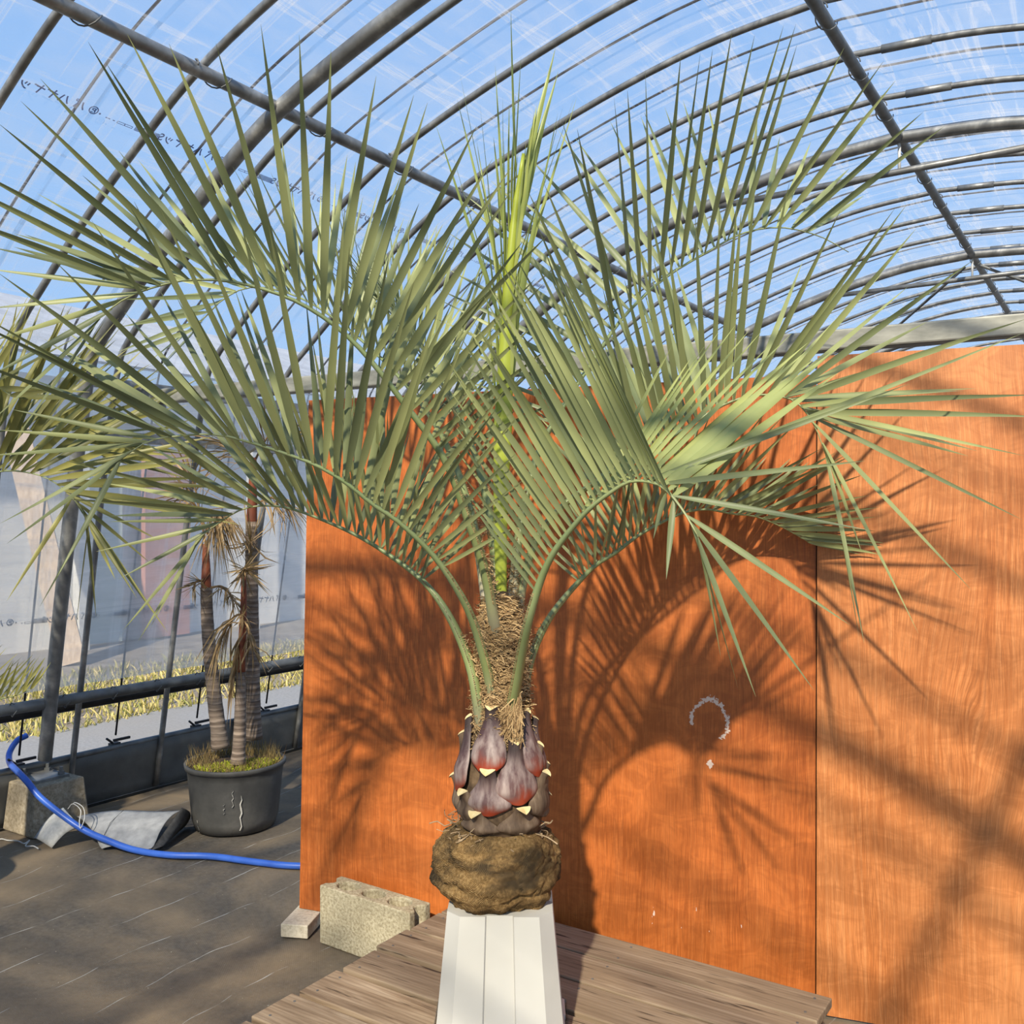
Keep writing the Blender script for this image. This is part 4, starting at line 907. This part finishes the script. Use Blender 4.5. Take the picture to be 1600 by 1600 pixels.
mb.tube([Vector(q) for q in [tl.lerp(tr_, .45) + Vector((0, 0, .012)), tl.lerp(tr_, .28).lerp(blf.lerp(brf, .28), .5) + Vector((0, 0, .036)), blf.lerp(brf, .05).lerp(tl, .1) + Vector((0, 0, .016))]], .0012, 4); mb.build('thread', BLACK, scrap)
# white mesh scrap
mb = MB(); rows = []; q0, q1, q2, q3 = at(99, 1262, 4.10), at(126, 1292, 4.02), floor_at(81, 1325, .006), floor_at(53, 1310, .006)
for i in range(11):
    s = i / 10; r = []
    for j in range(11):
        t = j / 10; p = q0.lerp(q1, s).lerp(q3.lerp(q2, s), t); p.z += .030 * math.sin(math.pi * s) * .8 + .02 * math.sin(math.pi * t); p.y -= .03 * math.sin(math.pi * s); r.append(p)
    rows.append(r)
mb.grid(rows); o = mb.build('cloth_scrap', CLOTH_WHITE, smooth=True, org=Vector((q2.x, q2.y, 0))); solid(o, .003); tag(o, 'white woven cloth scrap leaning against the concrete footing under the hose', 'cloth scrap')
# white string
mb = MB(); st = [floor_at(-6, 1312, .004), floor_at(4, 1311, .004), floor_at(12, 1313, .006), floor_at(28, 1314, .006), floor_at(38, 1318, .01), floor_at(46, 1313, .012), floor_at(40, 1322, .006), floor_at(52, 1322, .012), floor_at(60, 1326, .008)]
mb.tube(catmull(st, 8), .0026, 5)
st = [at(112, 1258, 4.08), at(118, 1254, 4.06), at(130, 1262, 4.04), at(132, 1278, 4.0), at(126, 1294, 3.98), at(124, 1284, 3.99), at(126, 1266, 4.03), at(114, 1256, 4.07), at(106, 1264, 4.08)]
o = mb.build('string', STRING, org=Vector((*floor_at(40, 1306, 0).xy, 0))); tag(o, 'tangled white string on the floor at the foot of the footing', 'string')
mb = MB(); mb.tube(catmull(st, 6), .0018, 5); o = mb.build('wire_loop', STRING, org=st[4]); tag(o, 'loose loop of thin wire at the top of the white cloth scrap', 'wire')

# ------------------------------------------------------------------ what stands outside, seen through the side film
CORR = noisy('grey_roof_sheet', (.30, .31, .33), (.44, .45, .47), 3, .6); WALLW = noisy('white_cladding', (.80, .78, .74), (.9, .88, .84), 2, .7)
WALLG = noisy('blue_grey_tarp', (.22, .26, .34), (.36, .40, .48), 4, .7); TIMBER = noisy('bare_timber', (.45, .33, .22), (.66, .52, .38), 5, .8, stretch=(8, 8, 1)); DOORP = noisy('faded_red_door', (.42, .20, .16), (.55, .30, .25), 4, .7); MINT = noisy('pale_green_board', (.48, .53, .48), (.60, .64, .58), 4, .7)
shed = gframe('shed'); tag(shed, 'blurred pale shed with grey roof standing outside beyond the plastic side wall', 'shed')
VS = -9.6
def sp_(name, mb, mat): o = mb.build(name, mat); o.parent = shed; return o
mb = MB(); mb.box((VS - .4, 8, 1.45), (.1, 16, 2.96)); sp_('wall', mb, WALLW)
mb = MB(); mb.box((VS - .05, 8, 2.72), (.03, 16, .40)); sp_('fascia', mb, WALLW)
for k in range(34):
    u = k * .48; mb = MB(); mb.add([Vector((VS + .3, u, 3.08)), Vector((VS + .3, u + .47, 3.08)), Vector((VS - 2.6, u + .47, 4.3)), Vector((VS - 2.6, u, 4.3))], [(0, 1, 2, 3)]); o = sp_('roof_sheet', mb, CORR); solid(o, .03)
for u in (1.2, 3.6, 6.0, 8.4, 10.8, 13.2):
    mb = MB(); mb.box((VS, u, 1.18), (.12, .12, 2.42)); sp_('post', mb, WHITEP)
mb = MB(); mb.box((VS - .3, 3.9, .86), (.08, 1.7, 1.75)); sp_('tarp_panel', mb, WALLG)
mb = MB(); mb.box((VS - .1, 7.15, 1.1), (.08, .62, 2.2)); sp_('door', mb, DOORP)
mb = MB(); mb.box((VS - .15, 6.3, 1.05), (.08, .55, 2.1)); sp_('board', mb, MINT)
mb = MB(); mb.tube([(VS + .9, 5.35, -.03), (VS + .15, 5.2, 2.3)], .17, 4); o = mb.build('timber_plank', TIMBER); o.rotation_euler = (0, 0, -TH); tag(o, 'pale timber leaning against the shed outside, seen through the plastic', 'timber')
mb = MB(); mb.box((VS + .5, 3.1, .35), (.7, 1.5, .76)); o = mb.build('storage_crate', WALLG); o.rotation_euler = (0, 0, -TH); bevel(o, .03); tag(o, 'bluish bin outside the plastic wall at the left edge', 'bin')

for o in list(bpy.data.objects):
    if '_org' in o: del o['_org']
